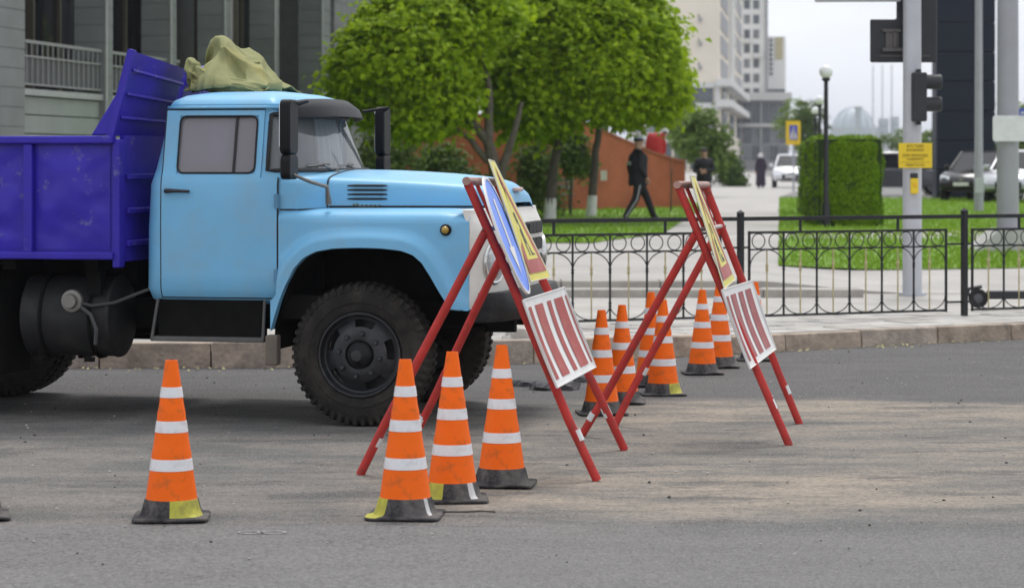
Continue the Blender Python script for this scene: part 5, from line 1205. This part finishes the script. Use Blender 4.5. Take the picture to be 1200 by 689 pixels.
# globe lamps
globe = mat('opal_globe', (.80,.80,.80), .25, var=.02)
for i, (x, yt, d, lb) in enumerate(((968,84.5,51-.35,'nearest black lamp post with white globe before the clipped hedge'),(960.5,118,75,'second black lamp post with white globe behind the hedge'),(955.5,130,89,'third and farthest black globe lamp post'))):
    zg = plaza_z(pxx(x,d), d); t = thing('lamp_post', (pxx(x,d), d, zg), label=lb, cat='street lamp', group='black globe lamp posts'); zc = pzz(yt,d) - zg; r_ = .135
    MB().tube([(0,0,-.05),(0,0,.5),(0,0,.52),(0,0,zc-r_*1.3)], [.085,.075,.055,.042], 12).build('post', iron, t, smooth=50)
    MB().lathe([(.04,zc-r_*1.5),(.09,zc-r_*1.1),(.075,zc-r_*.9)], 14).build('collar', iron, t, smooth=50)
    MB().lathe([(r_*math.cos(R(a)), zc + r_*math.sin(R(a))) for a in range(-80, 91, 10)], 18).build('globe', globe, t, smooth=80)
# crossing sign
D = 112; k = D/FPX; zg = .45
t = thing('crossing_sign', (pxx(930,D), D, zg), label='blue pedestrian crossing sign in yellow border behind the white car', cat='road sign')
MB().tube([(0,0.05,0),(0,.05,pzz(142,D)-zg)], 1.2*k, 8).build('post', galv2, t); MB().prism(rrect(-9*k,8*k,pzz(170,D)-zg,pzz(142,D)-zg,1*k), -.03, 0, 'y').build('yellow_board', mat('sign_amber', (.75,.50,.01), .4), t)
MB().box(-5*k,4.5*k,-.045,-.032,pzz(164,D)-zg,pzz(147,D)-zg).build('blue_board', mat('crossing_blue', (.06,.08,.42), .4), t)
MB().add([(-4.4*k,-.05,pzz(162.5,D)-zg),(3.9*k,-.05,pzz(162.5,D)-zg),(-.25*k,-.05,pzz(148.5,D)-zg)], [(0,1,2)]).build('white_triangle', swht, t)
pf = MB().box(-.8*k,.6*k,-.056,-.052,pzz(158,D)-zg,pzz(153.5,D)-zg); pf.box(-1.0*k,.4*k,-.056,-.052,pzz(153,D)-zg,pzz(151.5,D)-zg); pf.add([(-2.2*k,-.056,pzz(162,D)-zg),(-1.2*k,-.056,pzz(162,D)-zg),(.2*k,-.056,pzz(158,D)-zg),(-.6*k,-.056,pzz(158,D)-zg)], [(0,1,2,3)]); pf.add([(1.0*k,-.056,pzz(162,D)-zg),(2.0*k,-.056,pzz(162,D)-zg),(.6*k,-.056,pzz(158,D)-zg),(-.2*k,-.056,pzz(158,D)-zg)], [(0,1,2,3)]); pf.build('walker_symbol', sblk, t)
# blue road sign at the right edge
D = 60; k = D/FPX; t = thing('blue_sign', (pxx(1204,D), D, .4), label='small blue sign peeking in at the right edge above the blank plate', cat='road sign')
MB().tube([(0,.04,0),(0,.04,pzz(126,D)-.4)], .04, 8).build('post', galv2, t); MB().box(-10*k,14*k,-.02,0,pzz(138,D)-.4,pzz(127,D)-.4).build('board', mat('route_blue', (.08,.10,.5), .4), t); MB().box(-8*k,12*k,-.026,-.022,pzz(133.5,D)-.4,pzz(131.5,D)-.4).build('white_line', swht, t)
# benches near the brick wall
def bench(x, y, w_, label):
    d = gd(y, .47); t = thing('park_bench', (pxx(x,d), d, .47), label=label, cat='bench', group='grey park benches on the lawn'); bm_ = mat('bench_wood', (.22,.20,.17), .8)
    for q in range(3): MB().box(-w_/2, w_/2, -.2+q*.14, -.09+q*.14, .40, .44).build('seat_slat', bm_, t)
    for q in range(2): MB().box(-w_/2, w_/2, .24, .28, .56+q*.16, .68+q*.16).build('back_slat', bm_, t)
    for sg in (-1,1): MB().box(sg*w_*.42-.03, sg*w_*.42+.03, -.2,.28,0,.40).build('leg', iron, t); MB().box(sg*w_*.42-.025, sg*w_*.42+.025,.28,.31,0,.85).build('back_support', iron, t)
bench(640,246,1.5,'grey park bench behind the limewashed maple trunk'); bench(722,243,1.2,'grey park bench right of the leaning maple trunk')
# thin sapling stake by the wall
d = 66; t = thing('sapling', (pxx(786,d), d, .45), label='thin bare sapling on the lawn before the brick wall end', cat='tree')
MB().tube([(0,0,0),(.02,0,.7),(-.02,0,1.5)], [.025,.02,.008], 6).build('trunk', bark, t); MB().tube([(.01,0,.9),(.12,0,1.3)], .007, 5).build('branch', bark, t)
# low dark railing by the far path
t = thing('far_railing', (pxx(852,130), 130, .45), label='dark railing beside the far path', cat='fence')
for q in range(14): MB().box(-1.2+q*.22-.02, -1.2+q*.22+.02, -.02+q*.9, .02+q*.9, 0, 1.1).build('bar', sigb, t)
MB().tube([(-1.25,-.2,1.1),(1.75,12,1.1)], .03, 6).build('rail', galv, t); MB().tube([(-1.25,-.2,.3),(1.75,12,.3)], .03, 6).build('rail', sigb, t)

# ================================================================== VEHICLES IN THE BACKGROUND
cgl = mat('car_glass', (.012,.013,.015), .05, spec=.6, var=.1)
ctyre = mat('car_tyre', (.015,.015,.015), .8); calloy = mat('alloy', (.45,.46,.48), .3, .8)
def car(loc, rz, paint, label, suv=0, sc_=1.0, plate=True):
    t = thing('parked_car', loc, rz, label=label, cat='car', group='parked cars in the street'); t.scale = (sc_,)*3
    h = 1.45 + .22*suv; sill = .25 + .08*suv; belt = .92 + .14*suv; L2 = 2.25; W = .90
    prof = [(-L2, .50),(-L2+.02,belt-.05),(-L2+.25,belt+.02),(-1.2,belt),(0,belt),(.95,belt-.02),(1.6,belt-.10),(L2-.12,belt-.22),(L2,.62),(L2-.02,.42),(L2-.1,sill)]
    xs_ = [-2.25,-2.2,-2.05,-1.8,-1.5,-1.0,-.4,.2,.8,1.1,1.5,1.8,2.0,2.12,2.2,2.25]
    def top(x):
        return interp([(-2.25,belt-.22),(-2.15,belt-.03),(-1.9,belt),(.9,belt-.02),(1.6,belt-.10),(2.0,belt-.20),(2.2,belt-.34),(2.25,belt-.45)], x)[0]
    def wd(x): return W*(1 - .16*smooth01((abs(x)-1.5)/.75)**1.5)
    rings_ = []
    for x in xs_:
        zt = top(x); w_ = wd(x); zb = sill + .12*smooth01((abs(x)-1.9)/.35)
        rings_.append([(x,-w_*.96,zb),(x,-w_,zb+.12),(x,-w_*1.0,zb+(zt-zb)*.6),(x,-w_*.96,zt-.06),(x,-w_*.86,zt),(x,0,zt+.03),(x,w_*.86,zt),(x,w_*.96,zt-.06),(x,w_,zb+(zt-zb)*.6),(x,w_,zb+.12),(x,w_*.96,zb)])
    mb = MB(); mb.loft(rings_, True, True, True); body = mb.build('body', paint, t, smooth=40)
    g0, g1, g2, g3 = (-2.0 if suv else -1.75), (-1.75 if suv else -1.1), .25, 1.05
    gb = [(g0, belt-.02), (g3, belt-.04)]; gt = [(g1, h-.05), (g2, h-.05)]
    cab_ = MB(); cab_.hexa([(g0,-W*.88,belt-.03),(g3,-W*.84,belt-.05),(g3,W*.84,belt-.05),(g0,W*.88,belt-.03)], [(g1,-W*.68,h-.05),(g2,-W*.68,h-.05),(g2,W*.68,h-.05),(g1,W*.68,h-.05)]); cab_.build('glazing', cgl, t, bevel=.04)
    rf = MB(); rf.hexa([(g1-.05,-W*.70,h-.06),(g2+.04,-W*.70,h-.06),(g2+.04,W*.70,h-.06),(g1-.05,W*.70,h-.06)], [(g1+.1,-W*.58,h),(g2-.15,-W*.58,h),(g2-.15,W*.58,h),(g1+.1,W*.58,h)]); roof = rf.build('roof', paint, t, bevel=.02)
    for sg in (-1, 1):
        for (xb, xt) in ((g3+.0,g2+.0),(-.25,-.28),(g0+.02,g1+.0)): MB().tube([(xb, sg*W*.865, belt-.03), (xt, sg*W*.685, h-.05)], .035, 6).build('pillar', paint, roof)
        MB().box(.62,.80,sg*W+(-.02 if sg>0 else -.17),sg*W+(.17 if sg>0 else .02),belt-.02,belt+.13).build('wing_mirror', paint, t, bevel=.03)
        MB().hexa([(2.0,sg*.45-.0,.60+.1*suv),(2.235,sg*.42,.60+.1*suv),(2.12,sg*.76,.60+.1*suv),(1.9,sg*.79,.60+.1*suv)][::sg], [(1.98,sg*.45,.72+.1*suv),(2.18,sg*.42,.70+.1*suv),(2.07,sg*.76,.76+.1*suv),(1.88,sg*.79,.76+.1*suv)][::sg]).build('headlight', mat('car_headlight', (.75,.76,.78), .1, .4), t)
        MB().box(-2.27,-2.2,sg*.62-.14,sg*.62+.14,.72,.86).build('tail_light', mat('car_taillight', (.35,.02,.02), .2), t)
        for x in (-1.38, 1.38):
            wv = inst('wheel', None, t, (x, sg*.83, .33)); MB().lathe([(.2,-.1),(.31,-.1),(.335,-.07),(.335,.07),(.31,.1),(.2,.1)], 24, 'y').build('tyre', ctyre, wv, smooth=40); MB().lathe([(0,sg*.09),(.08,sg*.095),(.2,sg*.08),(.21,sg*.05)], 15, 'y').build('rim', calloy, wv)
            MB().lathe([(.36,sg*.03),(.40,sg*.075),(.41,sg*.03)], 24, 'y', (x, sg*.835, .34)).build('wheel_arch', cgl, t)
        for x in (-.05,): MB().box(x, x+.16, sg*W*.99-.015, sg*W*.99+.015, belt-.2, belt-.17).build('door_handle', calloy, t)
    MB().box(2.16,2.262,-.42,.42,.34+.1*suv,.56+.1*suv).build('grille', cgl, t, bevel=.02); MB().box(2.20,2.27,-.5,.5,.30,.36).build('bumper_lip', cgl, t)
    MB().box(2.262,2.275,-.26,.26,.40+.1*suv,.51+.1*suv).build('number_plate', swht, t); MB().box(2.262,2.272,-.07,.07,.58+.1*suv,.64+.1*suv).build('badge', calloy, t)
    return t
pw = mat('car_white', (.72,.73,.75), .25, coat=.6, var=.02); pd = mat('car_dark', (.012,.012,.014), .25, coat=.2, var=.05); pg = mat('car_grey', (.06,.062,.07), .3, .2, coat=.3, var=.05); ps = mat('car_silver', (.50,.51,.53), .3, .5, coat=.5, var=.03)
car((pxx(932,128), 130, .47), R(-97), pw, 'white car facing the camera beside the far path', suv=1)
car((pxx(1066,96), 98, .47), R(4), pg, 'dark grey car side on behind the hedge and traffic pole', suv=1)
car((pxx(1066,125), 128, .47), R(6), pw, 'white car parked behind the dark grey car')
car((pxx(1164,84), 86, .47), R(-118), pd, 'black car facing the lawn right of the navy pylon', suv=1)
car((pxx(1228,78), 82, .47), R(-112), ps, 'silver car cut off by the right edge of the street', suv=1)
car((pxx(1110,140), 150, .47), R(0), pd, 'dark car far behind the navy pylon')

# electric scooter behind the fence
t = thing('electric_scooter', (pxx(1172,27.9), 27.9, .16), label='black kick scooter standing behind the fence at right', cat='scooter')
def wl(x): 
    wv = inst('wheel', None, t, (x,0,.105)); MB().lathe([(.055,-.025),(.09,-.03),(.105,-.015),(.105,.015),(.09,.03),(.055,.025)], 24, 'y').build('tyre', ctyre, wv, smooth=40); MB().lathe([(0,-.03),(.03,-.03),(.055,-.02)], 16, 'y').build('rim', mat('scooter_grey', (.09,.09,.10), .5), wv)
wl(-.24); wl(.62)
MB().box(-.14,.50,-.075,.075,.10,.19).build('deck', sigb, t, bevel=.015); MB().tube([(.48,0,.16),(.56,0,.30),(.50,0,1.12)], [.03,.028,.022], 10).build('stem', sigb, t, smooth=50)
MB().tube([(.48,-.24,1.12),(.50,0,1.13),(.48,.24,1.12)], .017, 8).build('handlebar', sigb, t, smooth=50); MB().tube([(-.36,0,.13),(-.34,0,.21),(-.2,0,.235)], .02, 6).build('rear_mudguard', sigb, t)

# ================================================================== PEOPLE
skin = mat('skin', (.46,.27,.19), .6, var=.05); hair = mat('dark_hair', (.02,.016,.013), .7)
def person(loc, rz, J, label, zones, hgt=1.78, extras=None):
    """J: joint dict in local metres (x right of body, y forward, z up)."""
    t = thing('person', loc, rz, label=label, cat='person')
    E_ = [('pelvis','waist'),('waist','chest'),('chest','neck'),('neck','headb'),('headb','headm'),('headm','headt')]
    rad = {'pelvis':(.155,.115),'waist':(.145,.105),'chest':(.175,.12),'neck':(.062,.062),'headb':(.068,.078),'headm':(.080,.098),'headt':(.058,.07)}
    for s_ in 'lr':
        E_ += [('chest','sh'+s_),('sh'+s_,'el'+s_),('el'+s_,'wr'+s_),('wr'+s_,'ha'+s_),('pelvis','hip'+s_),('hip'+s_,'kn'+s_),('kn'+s_,'an'+s_),('an'+s_,'to'+s_)]
        rad.update({'sh'+s_:(.078,.078),'el'+s_:(.062,.062),'wr'+s_:(.045,.045),'ha'+s_:(.022,.042),'hip'+s_:(.115,.115),'kn'+s_:(.088,.088),'an'+s_:(.068,.068),'to'+s_:(.042,.034)})
    names = list(rad); me = bpy.data.meshes.new('body'); me.from_pydata([J[n] for n in names], [(names.index(a), names.index(b)) for a, b in E_], [])
    o = bpy.data.objects.new('body', me); COL.objects.link(o); md = o.modifiers.new('skin', 'SKIN'); md.use_smooth_shade = True
    lay = me.skin_vertices[0].data
    for i, n in enumerate(names): lay[i].radius = rad[n]; lay[i].use_root = (n == 'pelvis')
    sb_ = o.modifiers.new('sub', 'SUBSURF'); sb_.levels = 2; sb_.render_levels = 2
    dg = bpy.context.evaluated_depsgraph_get(); m2 = bpy.data.meshes.new_from_object(o.evaluated_get(dg)); o.modifiers.clear(); o.data = m2; o.parent = t; m2.materials.clear()
    ml = [zones['top'], zones['legs'], skin, zones['shoes']]
    for m_ in ml: m2.materials.append(m_)
    segs = []
    for a, b in E_:
        k = 0
        if a in ('neck','headb','headm') or b.startswith('ha'): k = 2
        elif a[:2] in ('hi','kn') or (a == 'pelvis' and b.startswith('hip')): k = 1
        elif a.startswith('an'): k = 3
        segs.append((Vector(J[a]), Vector(J[b]), k))
    for p in m2.polygons:
        c = p.center; best = min(segs, key=lambda s_: ((c - (s_[0] + (s_[1]-s_[0])*max(0,min(1,(c-s_[0]).dot(s_[1]-s_[0])/max(1e-6,(s_[1]-s_[0]).length_squared))))).length)); p.material_index = best[2]
    # fingers as short tapered chains rooted in the palms
    bm = bmesh.new(); bm.from_mesh(m2)
    for s_ in 'lr':
        w_, h_ = Vector(J['wr'+s_]), Vector(J['ha'+s_]); d = (h_-w_).normalized(); sd_ = d.cross(Vector((1,0,0))); sd_ = sd_.normalized() if sd_.length > .1 else Vector((0,1,0)); nn = d.cross(sd_)
        for q in range(5):
            if q < 4: P = [h_ + sd_*(-.027+.018*q), h_ + sd_*(-.028+.019*q) + d*(.045-.006*abs(q-1.5)), h_ + sd_*(-.027+.018*q) + d*(.078-.008*abs(q-1.5)) + nn*.015]
            else: P = [w_.lerp(h_,.5) + sd_*.03, h_ + sd_*.052 - d*.01, h_ + sd_*.06 + d*.025]
            mb = MB().tube(P, [.009,.0085,.006], 6); vv = [bm.verts.new(p) for p in mb.v]
            for f in mb.f:
                ff = bm.faces.new([vv[i] for i in f]); ff.material_index = 2; ff.smooth = True
    # face: nose and ears grown from the head
    hm = Vector(J['headm']); hf = zones.get('face', Vector((0,1,0)))
    bm.to_mesh(m2); bm.free(); m2.polygons.foreach_set('use_smooth', [True]*len(m2.polygons))
    side = Vector((hf.y, -hf.x, 0)); fm = MB(); 
    fm.tube([hm + hf*.09 + Vector((0,0,.02)), hm + hf*.118 - Vector((0,0,.015)), hm + hf*.095 - Vector((0,0,.022))], [.010,.014,.008], 6)
    for sg in (-1,1): fm.tube([hm + side*sg*.082 + Vector((0,0,.02)), hm + side*sg*.092, hm + side*sg*.082 - Vector((0,0,.03))], [.012,.016,.009], 6)
    fm.build('nose_and_ears', skin, t, smooth=60)
    ey = MB()
    for sg in (-1,1): ey.tube([hm + hf*.088 + side*sg*.034 + Vector((0,0,.022)), hm + hf*.096 + side*sg*.034 + Vector((0,0,.022))], .010, 6)
    ey.tube([hm + hf*.092 - side*.022 - Vector((0,0,.05)), hm + hf*.097 - Vector((0,0,.05)), hm + hf*.092 + side*.022 - Vector((0,0,.05))], .006, 5); ey.build('eyes_and_mouth', hair, t)
    hb = MB(); hb.lathe([(.088*math.cos(R(a)), .115*math.sin(R(a))) for a in range(-8, 91, 14)], 16); hb.v = [tuple(Vector((p[0], p[1]*1.12, p[2]*.95)) + hm + Vector((0,0,.018)) - hf*.016) for p in hb.v]; hb.build('hair', hair, t, smooth=60)
    if extras: extras(t, J, hf, side)
    return t
def stand_J(h=1.78, **kw):
    k = h/1.78; J = {'pelvis':(0,0,.95),'waist':(0,0,1.10),'chest':(0,-.01,1.33),'neck':(0,0,1.50),'headb':(0,.01,1.56),'headm':(0,.015,1.65),'headt':(0,.01,1.73)}
    for s_, g_ in (('l',-1),('r',1)):
        J.update({'sh'+s_:(g_*.19,-.01,1.41),'el'+s_:(g_*.25,-.03,1.13),'wr'+s_:(g_*.25,.04,.89),'ha'+s_:(g_*.245,.06,.80),'hip'+s_:(g_*.095,0,.90),'kn'+s_:(g_*.10,.02,.50),'an'+s_:(g_*.10,-.02,.08),'to'+s_:(g_*.11,.15,.035)})
    J.update(kw); return {n: tuple(c*k for c in p) for n, p in J.items()}
navy = mat('dark_uniform', (.010,.011,.015), .8, var=.25, bump=.4, bscale=12); shoe = mat('black_shoe', (.01,.01,.011), .4)
# uniformed man walking to the right
def cop(t, J, hf, side):
    hm = Vector(J['headm']); 
    MB().lathe([(.098,.045),(.102,.075),(.095,.085),(.135,.125),(.125,.145),(0,.155)], 20, 'z', tuple(hm - hf*.01)).build('cap', [mat('cap_white', (.62,.64,.68), .7)], t, smooth=40)
    MB().lathe([(.0995,.045),(.104,.060),(.099,.080)], 20, 'z', tuple(hm - hf*.01)).build('cap_band', mat('cap_blue', (.03,.05,.2), .6), t)
    MB().plate([hm+hf*.08-side*.075+Vector((0,0,.05)), hm+hf*.08+side*.075+Vector((0,0,.05)), hm+hf*.15+side*.05+Vector((0,0,.035)), hm+hf*.15-side*.05+Vector((0,0,.035))], .006, 3).build('cap_peak', shoe, t)
    jk = MB(); jk.lathe([(.21,.78),(.225,.84),(.215,1.0),(.21,1.12),(.22,1.25),(.225,1.36),(.19,1.44),(.09,1.50)], 20); jk.v = [(p[0]*1.0, p[1]*.9 - .005, p[2]) for p in jk.v]; jk.build('jacket', navy, t, smooth=60)
    MB().plate([(-.12,-.212,1.22),(.12,-.212,1.22),(.12,-.212,1.29),(-.12,-.212,1.29)][::-1], .008, 2).build('back_stripe', mat('reflective_grey', (.50,.51,.53), .5), t)
    for s_ in 'lr':
        g_ = 1 if s_ == 'r' else -1; a, b, c = Vector(J['hip'+s_]), Vector(J['kn'+s_]), Vector(J['an'+s_]); P = [a + Vector((g_*.106,0,0)), (a+b)/2 + Vector((g_*.098,0,0)), b + Vector((g_*.078,0,0)), c + Vector((g_*.056,0,0))]
        MB().tube(P, .012, 5).build('trouser_stripe', MATS['reflective_grey'], t)
J = stand_J(1.84, hipl=(-.095,.02,.90), knl=(-.10,.22,.53), anl=(-.09,.38,.11), tol=(-.09,.53,.06), hipr=(.095,-.01,.90), knr=(.10,-.09,.49), anr=(.10,-.33,.13), tor=(.10,-.22,.035), ell=(-.26,-.10,1.14), wrl=(-.25,-.05,.92), hal=(-.25,-.02,.84), elr=(.26,-.06,1.13), wrr=(.26,.08,.92), har=(.255,.12,.85))
person((*at(748,258,53.5).xy, plaza_z(at(748,258,53.5).x, 53.5)+.02), R(-72), J, 'person in dark uniform and white cap walking right across the lawn', {'top': navy, 'legs': navy, 'shoes': shoe}, extras=cop)
# man facing the camera, arms crossed in front
def bag(t, J, hf, side):
    jk = MB(); jk.lathe([(.20,.80),(.21,.86),(.195,.95),(.19,1.06),(.205,1.18),(.21,1.28),(.18,1.35),(.09,1.41)], 20); jk.v = [(p[0], p[1]*.78 - .005, p[2]) for p in jk.v]; jk.build('jacket', mat('dark_jacket', (.012,.012,.016), .75, var=.3), t, smooth=60)
J = stand_J(1.78, ell=(-.27,.06,1.16), wrl=(-.06,.22,1.14), hal=(.03,.235,1.16), elr=(.27,.06,1.14), wrr=(.06,.24,1.08), har=(-.03,.25,1.10), knl=(-.11,.03,.50), anl=(-.13,-.0,.08), tol=(-.15,.15,.035))
d = 66; J = {k: tuple(c*.94 for c in p) for k, p in J.items()}; person((pxx(825,d), d, .45), R(172), J, 'person in dark jacket facing the camera with folded arms by the path', {'top': mat('dark_jacket', (.012,.012,.016), .75, var=.3), 'legs': mat('dark_trousers', (.012,.012,.014), .8), 'shoes': shoe}, extras=bag)
# long dark coat, pale hat, far along the path
def coat(t, J, hf, side):
    c_ = MB(); c_.lathe([(.25,.12),(.24,.5),(.22,.9),(.19,1.12),(.20,1.3),(.18,1.42),(.09,1.50)], 18); c_.v = [(p[0], p[1]*.8, p[2]) for p in c_.v]; c_.build('long_coat', mat('plum_coat', (.030,.022,.040), .85), t, smooth=60)
    hm = Vector(J['headm']); MB().lathe([(.115,-.06),(.12,.02),(.125,.07),(.10,.13),(0,.15)], 16, 'z', tuple(hm)).build('headscarf', mat('pale_scarf', (.60,.57,.56), .8), t, smooth=60)
J = stand_J(1.68); d = 124; person((pxx(891.5,d), d, .47), R(10), J, 'person in long dark coat and pale hat far along the path', {'top': mat('plum_coat', (.030,.022,.040), .85), 'legs': mat('plum_coat', None) , 'shoes': shoe}, extras=coat)
# red jacket behind the brick wall
def cap2(t, J, hf, side):
    hm = Vector(J['headm']); MB().lathe([(.105,.0),(.108,.06),(.09,.12),(0,.14)], 16, 'z', tuple(hm)).build('cap', mat('pale_cap', (.62,.62,.60), .8), t, smooth=60)
    j_ = MB(); j_.lathe([(.22,.82),(.23,.95),(.23,1.15),(.22,1.28),(.16,1.40),(.05,1.45)], 18); j_.v = [(p[0], p[1]*.85, p[2]) for p in j_.v]; j_.build('jacket', mat('red_jacket', (.42,.02,.02), .7), t, smooth=60)
d = 73; J = stand_J(1.74, headm=(.27,.06,1.47), headb=(.20,.04,1.43), headt=(.31,.07,1.53), neck=(.13,.02,1.41)); person((pxx(768.5,d), d, 1.13), R(0), J, 'person in red jacket and pale cap behind the brick wall', {'top': mat('red_jacket', (.42,.02,.02), .7), 'legs': navy, 'shoes': shoe}, extras=cap2)
t = MB().box(pxx(768,73)-.45, pxx(768,73)+.42, 72.6, 73.8, .4, 1.13); tag(t.build('terrace', stepm), 'raised terrace behind the brick wall', 'terrace', kind='structure')

# ================================================================== LOOSE BITS ON THE ROAD
r2 = random.Random(11)
def rock(mb, x, y, z, s_, m=0):
    bm = bmesh.new(); bmesh.ops.create_icosphere(bm, subdivisions=1, radius=1)
    k = r2.random()*50
    for v in bm.verts: v.co = v.co*(1+.35*noise.noise(v.co*1.5+Vector((k,0,0)))); v.co = Vector((v.co.x*s_*r2.uniform(.9,1.2)+x, v.co.y*s_+y, v.co.z*s_*.6+z))
    bm.verts.index_update(); mb.add([v.co[:] for v in bm.verts], [tuple(q.index for q in f.verts) for f in bm.faces], m); bm.free()
mb = MB()
for _ in range(420):
    y = r2.uniform(12.6,23); x = r2.uniform(-5,6)*(y/18)
    rock(mb, x, y, .004, r2.choice((.004,.006,.007,.010)), r2.choice((0,1,1)))
for _ in range(50):
    y = r2.uniform(11.0,12.4); x = r2.uniform(-3,3); rock(mb, x, y, .012, r2.choice((.004,.006,.008)), r2.choice((0,1)))
tag(mb.build('gravel', [mat('stone_dark', (.05,.048,.046), .9), mat('stone_pale', (.40,.38,.34), .9)], fix=False), 'scattered small stones and grit on the road', 'gravel', kind='stuff')
lf = MB()
for _ in range(520):      # fallen seeds and leaves along the kerb
    s_ = r2.uniform(8, KL-2); p, tt = poly_at(KS, s_); nn = Vector((-tt.y, tt.x)); q = p - nn*(.03 + abs(r2.gauss(0,.16))); a = r2.uniform(0,6.28); l_ = r2.uniform(.008,.022); u_ = Vector((math.cos(a), math.sin(a), r2.uniform(-.3,.5)))*l_; v_ = Vector((-math.sin(a), math.cos(a), r2.uniform(0,.4)))*l_*.6; c = Vector((q.x, q.y, .016))
    lf.add([c-u_, c+v_, c+u_, c-v_], [(0,1,2,3)])
tag(lf.build('leaf_litter', mat('dry_seed', (.42,.38,.16), .9, var=.3), fix=False), 'pale dry seeds and leaf bits along the kerb', 'litter', kind='stuff')
cl_ = mat('broken_asphalt', (.10,.098,.10), .95, var=.3, bump=.8, bscale=30)
for i, (x, y, s_, lb) in enumerate(((650,456,.12,'broken dark asphalt slab lying behind the left stand'),(622,452,.09,'small dark asphalt chunk left of the broken slab'),(690,447,.08,'small dark asphalt chunk behind the first far cone'))):
    d = gd(y); mb = MB(); bm = bmesh.new(); bmesh.ops.create_icosphere(bm, subdivisions=3, radius=1)
    for v in bm.verts: v.co *= 1 + .3*noise.noise(v.co*2+Vector((i*7,0,0))) ; v.co = Vector((v.co.x*s_*1.6, v.co.y*s_, max(-.3, min(.6, v.co.z + .5*noise.noise(v.co*4)))*s_*.7))
    bm.verts.index_update(); mb.add([v.co[:] for v in bm.verts], [tuple(q.index for q in f.verts) for f in bm.faces]); bm.free(); o = mb.build('asphalt_chunk', cl_, None, smooth=30); o.location = (pxx(x,d), d, .01); tag(o, lb, 'rubble', 'broken asphalt chunks')
rb_ = mat('concrete_rubble', (.46,.43,.39), .95, var=.2, bump=.8, bscale=20)
for i, (x, y, s_, w_) in enumerate(((603,404,.10,'leftmost and smallest'),(614,402,.15,'left'),(628,399,.17,'right'),(640,402,.11,'rightmost'))):
    d = 22.55; mb = MB(); rock_c = pxx(x, d); bm = bmesh.new(); bmesh.ops.create_icosphere(bm, subdivisions=3, radius=1)
    for v in bm.verts: v.co *= 1 + .45*noise.noise(v.co*1.6+Vector((i*5+40,0,0))); v.co = Vector((v.co.x*s_, v.co.y*s_, max(-.3, v.co.z)*s_*.8))
    bm.verts.index_update(); mb.add([v.co[:] for v in bm.verts], [tuple(q.index for q in f.verts) for f in bm.faces]); bm.free(); o = mb.build('concrete_lump', rb_, None, smooth=30); o.location = (rock_c, d+.25, .20); tag(o, w_ + ' pale concrete lump on the kerb beyond the bumper', 'rubble', 'pale concrete lumps on the kerb')
d = gd(605); o = MB().tube([(-.14,0,.02),(-.03,.01,.018),(.05,0,.024),(.12,.015,.018)], .005, 5).build('stick', bark); o.location = (pxx(552,d), d, .004); tag(o, 'thin dark stick lying beside the nearest middle cone', 'stick')
mk = MB(); d = gd(626); o_ = Vector((pxx(306,d), d, .0125))
for cx, rx, ry in ((-.045,.06,.045),(.05,.065,.04)): mk.loft([[(cx+(rx+e)*math.cos(2*math.pi*q/24), (ry+e)*math.sin(2*math.pi*q/24), 0) for q in range(24)] for e in (-.005,.005)], True)
o = mk.build('chalk_mark', mat('chalk', (.30,.30,.295), .95, var=.6, vscale=30), fix=False); o.location = o_; tag(o, 'small white looped chalk mark on the near asphalt', 'marking')
# ------------------------------------------------------------------ haze: the air between the street and the far buildings
hm_ = bpy.data.materials.new('haze_air'); hm_.use_nodes = True; t = hm_.node_tree; t.nodes.remove(t.nodes['Principled BSDF'])
vol = t.nodes.new('ShaderNodeVolumePrincipled'); vol.inputs['Color'].default_value = (.90,.93,1,1); vol.inputs['Density'].default_value = .00022; t.links.new(vol.outputs[0], t.nodes['Material Output'].inputs['Volume'])
tag(MB().box(-3500,3500,-100,5200,-1.5,70).build('haze', hm_), 'thin pale haze filling the air', 'haze', kind='stuff')
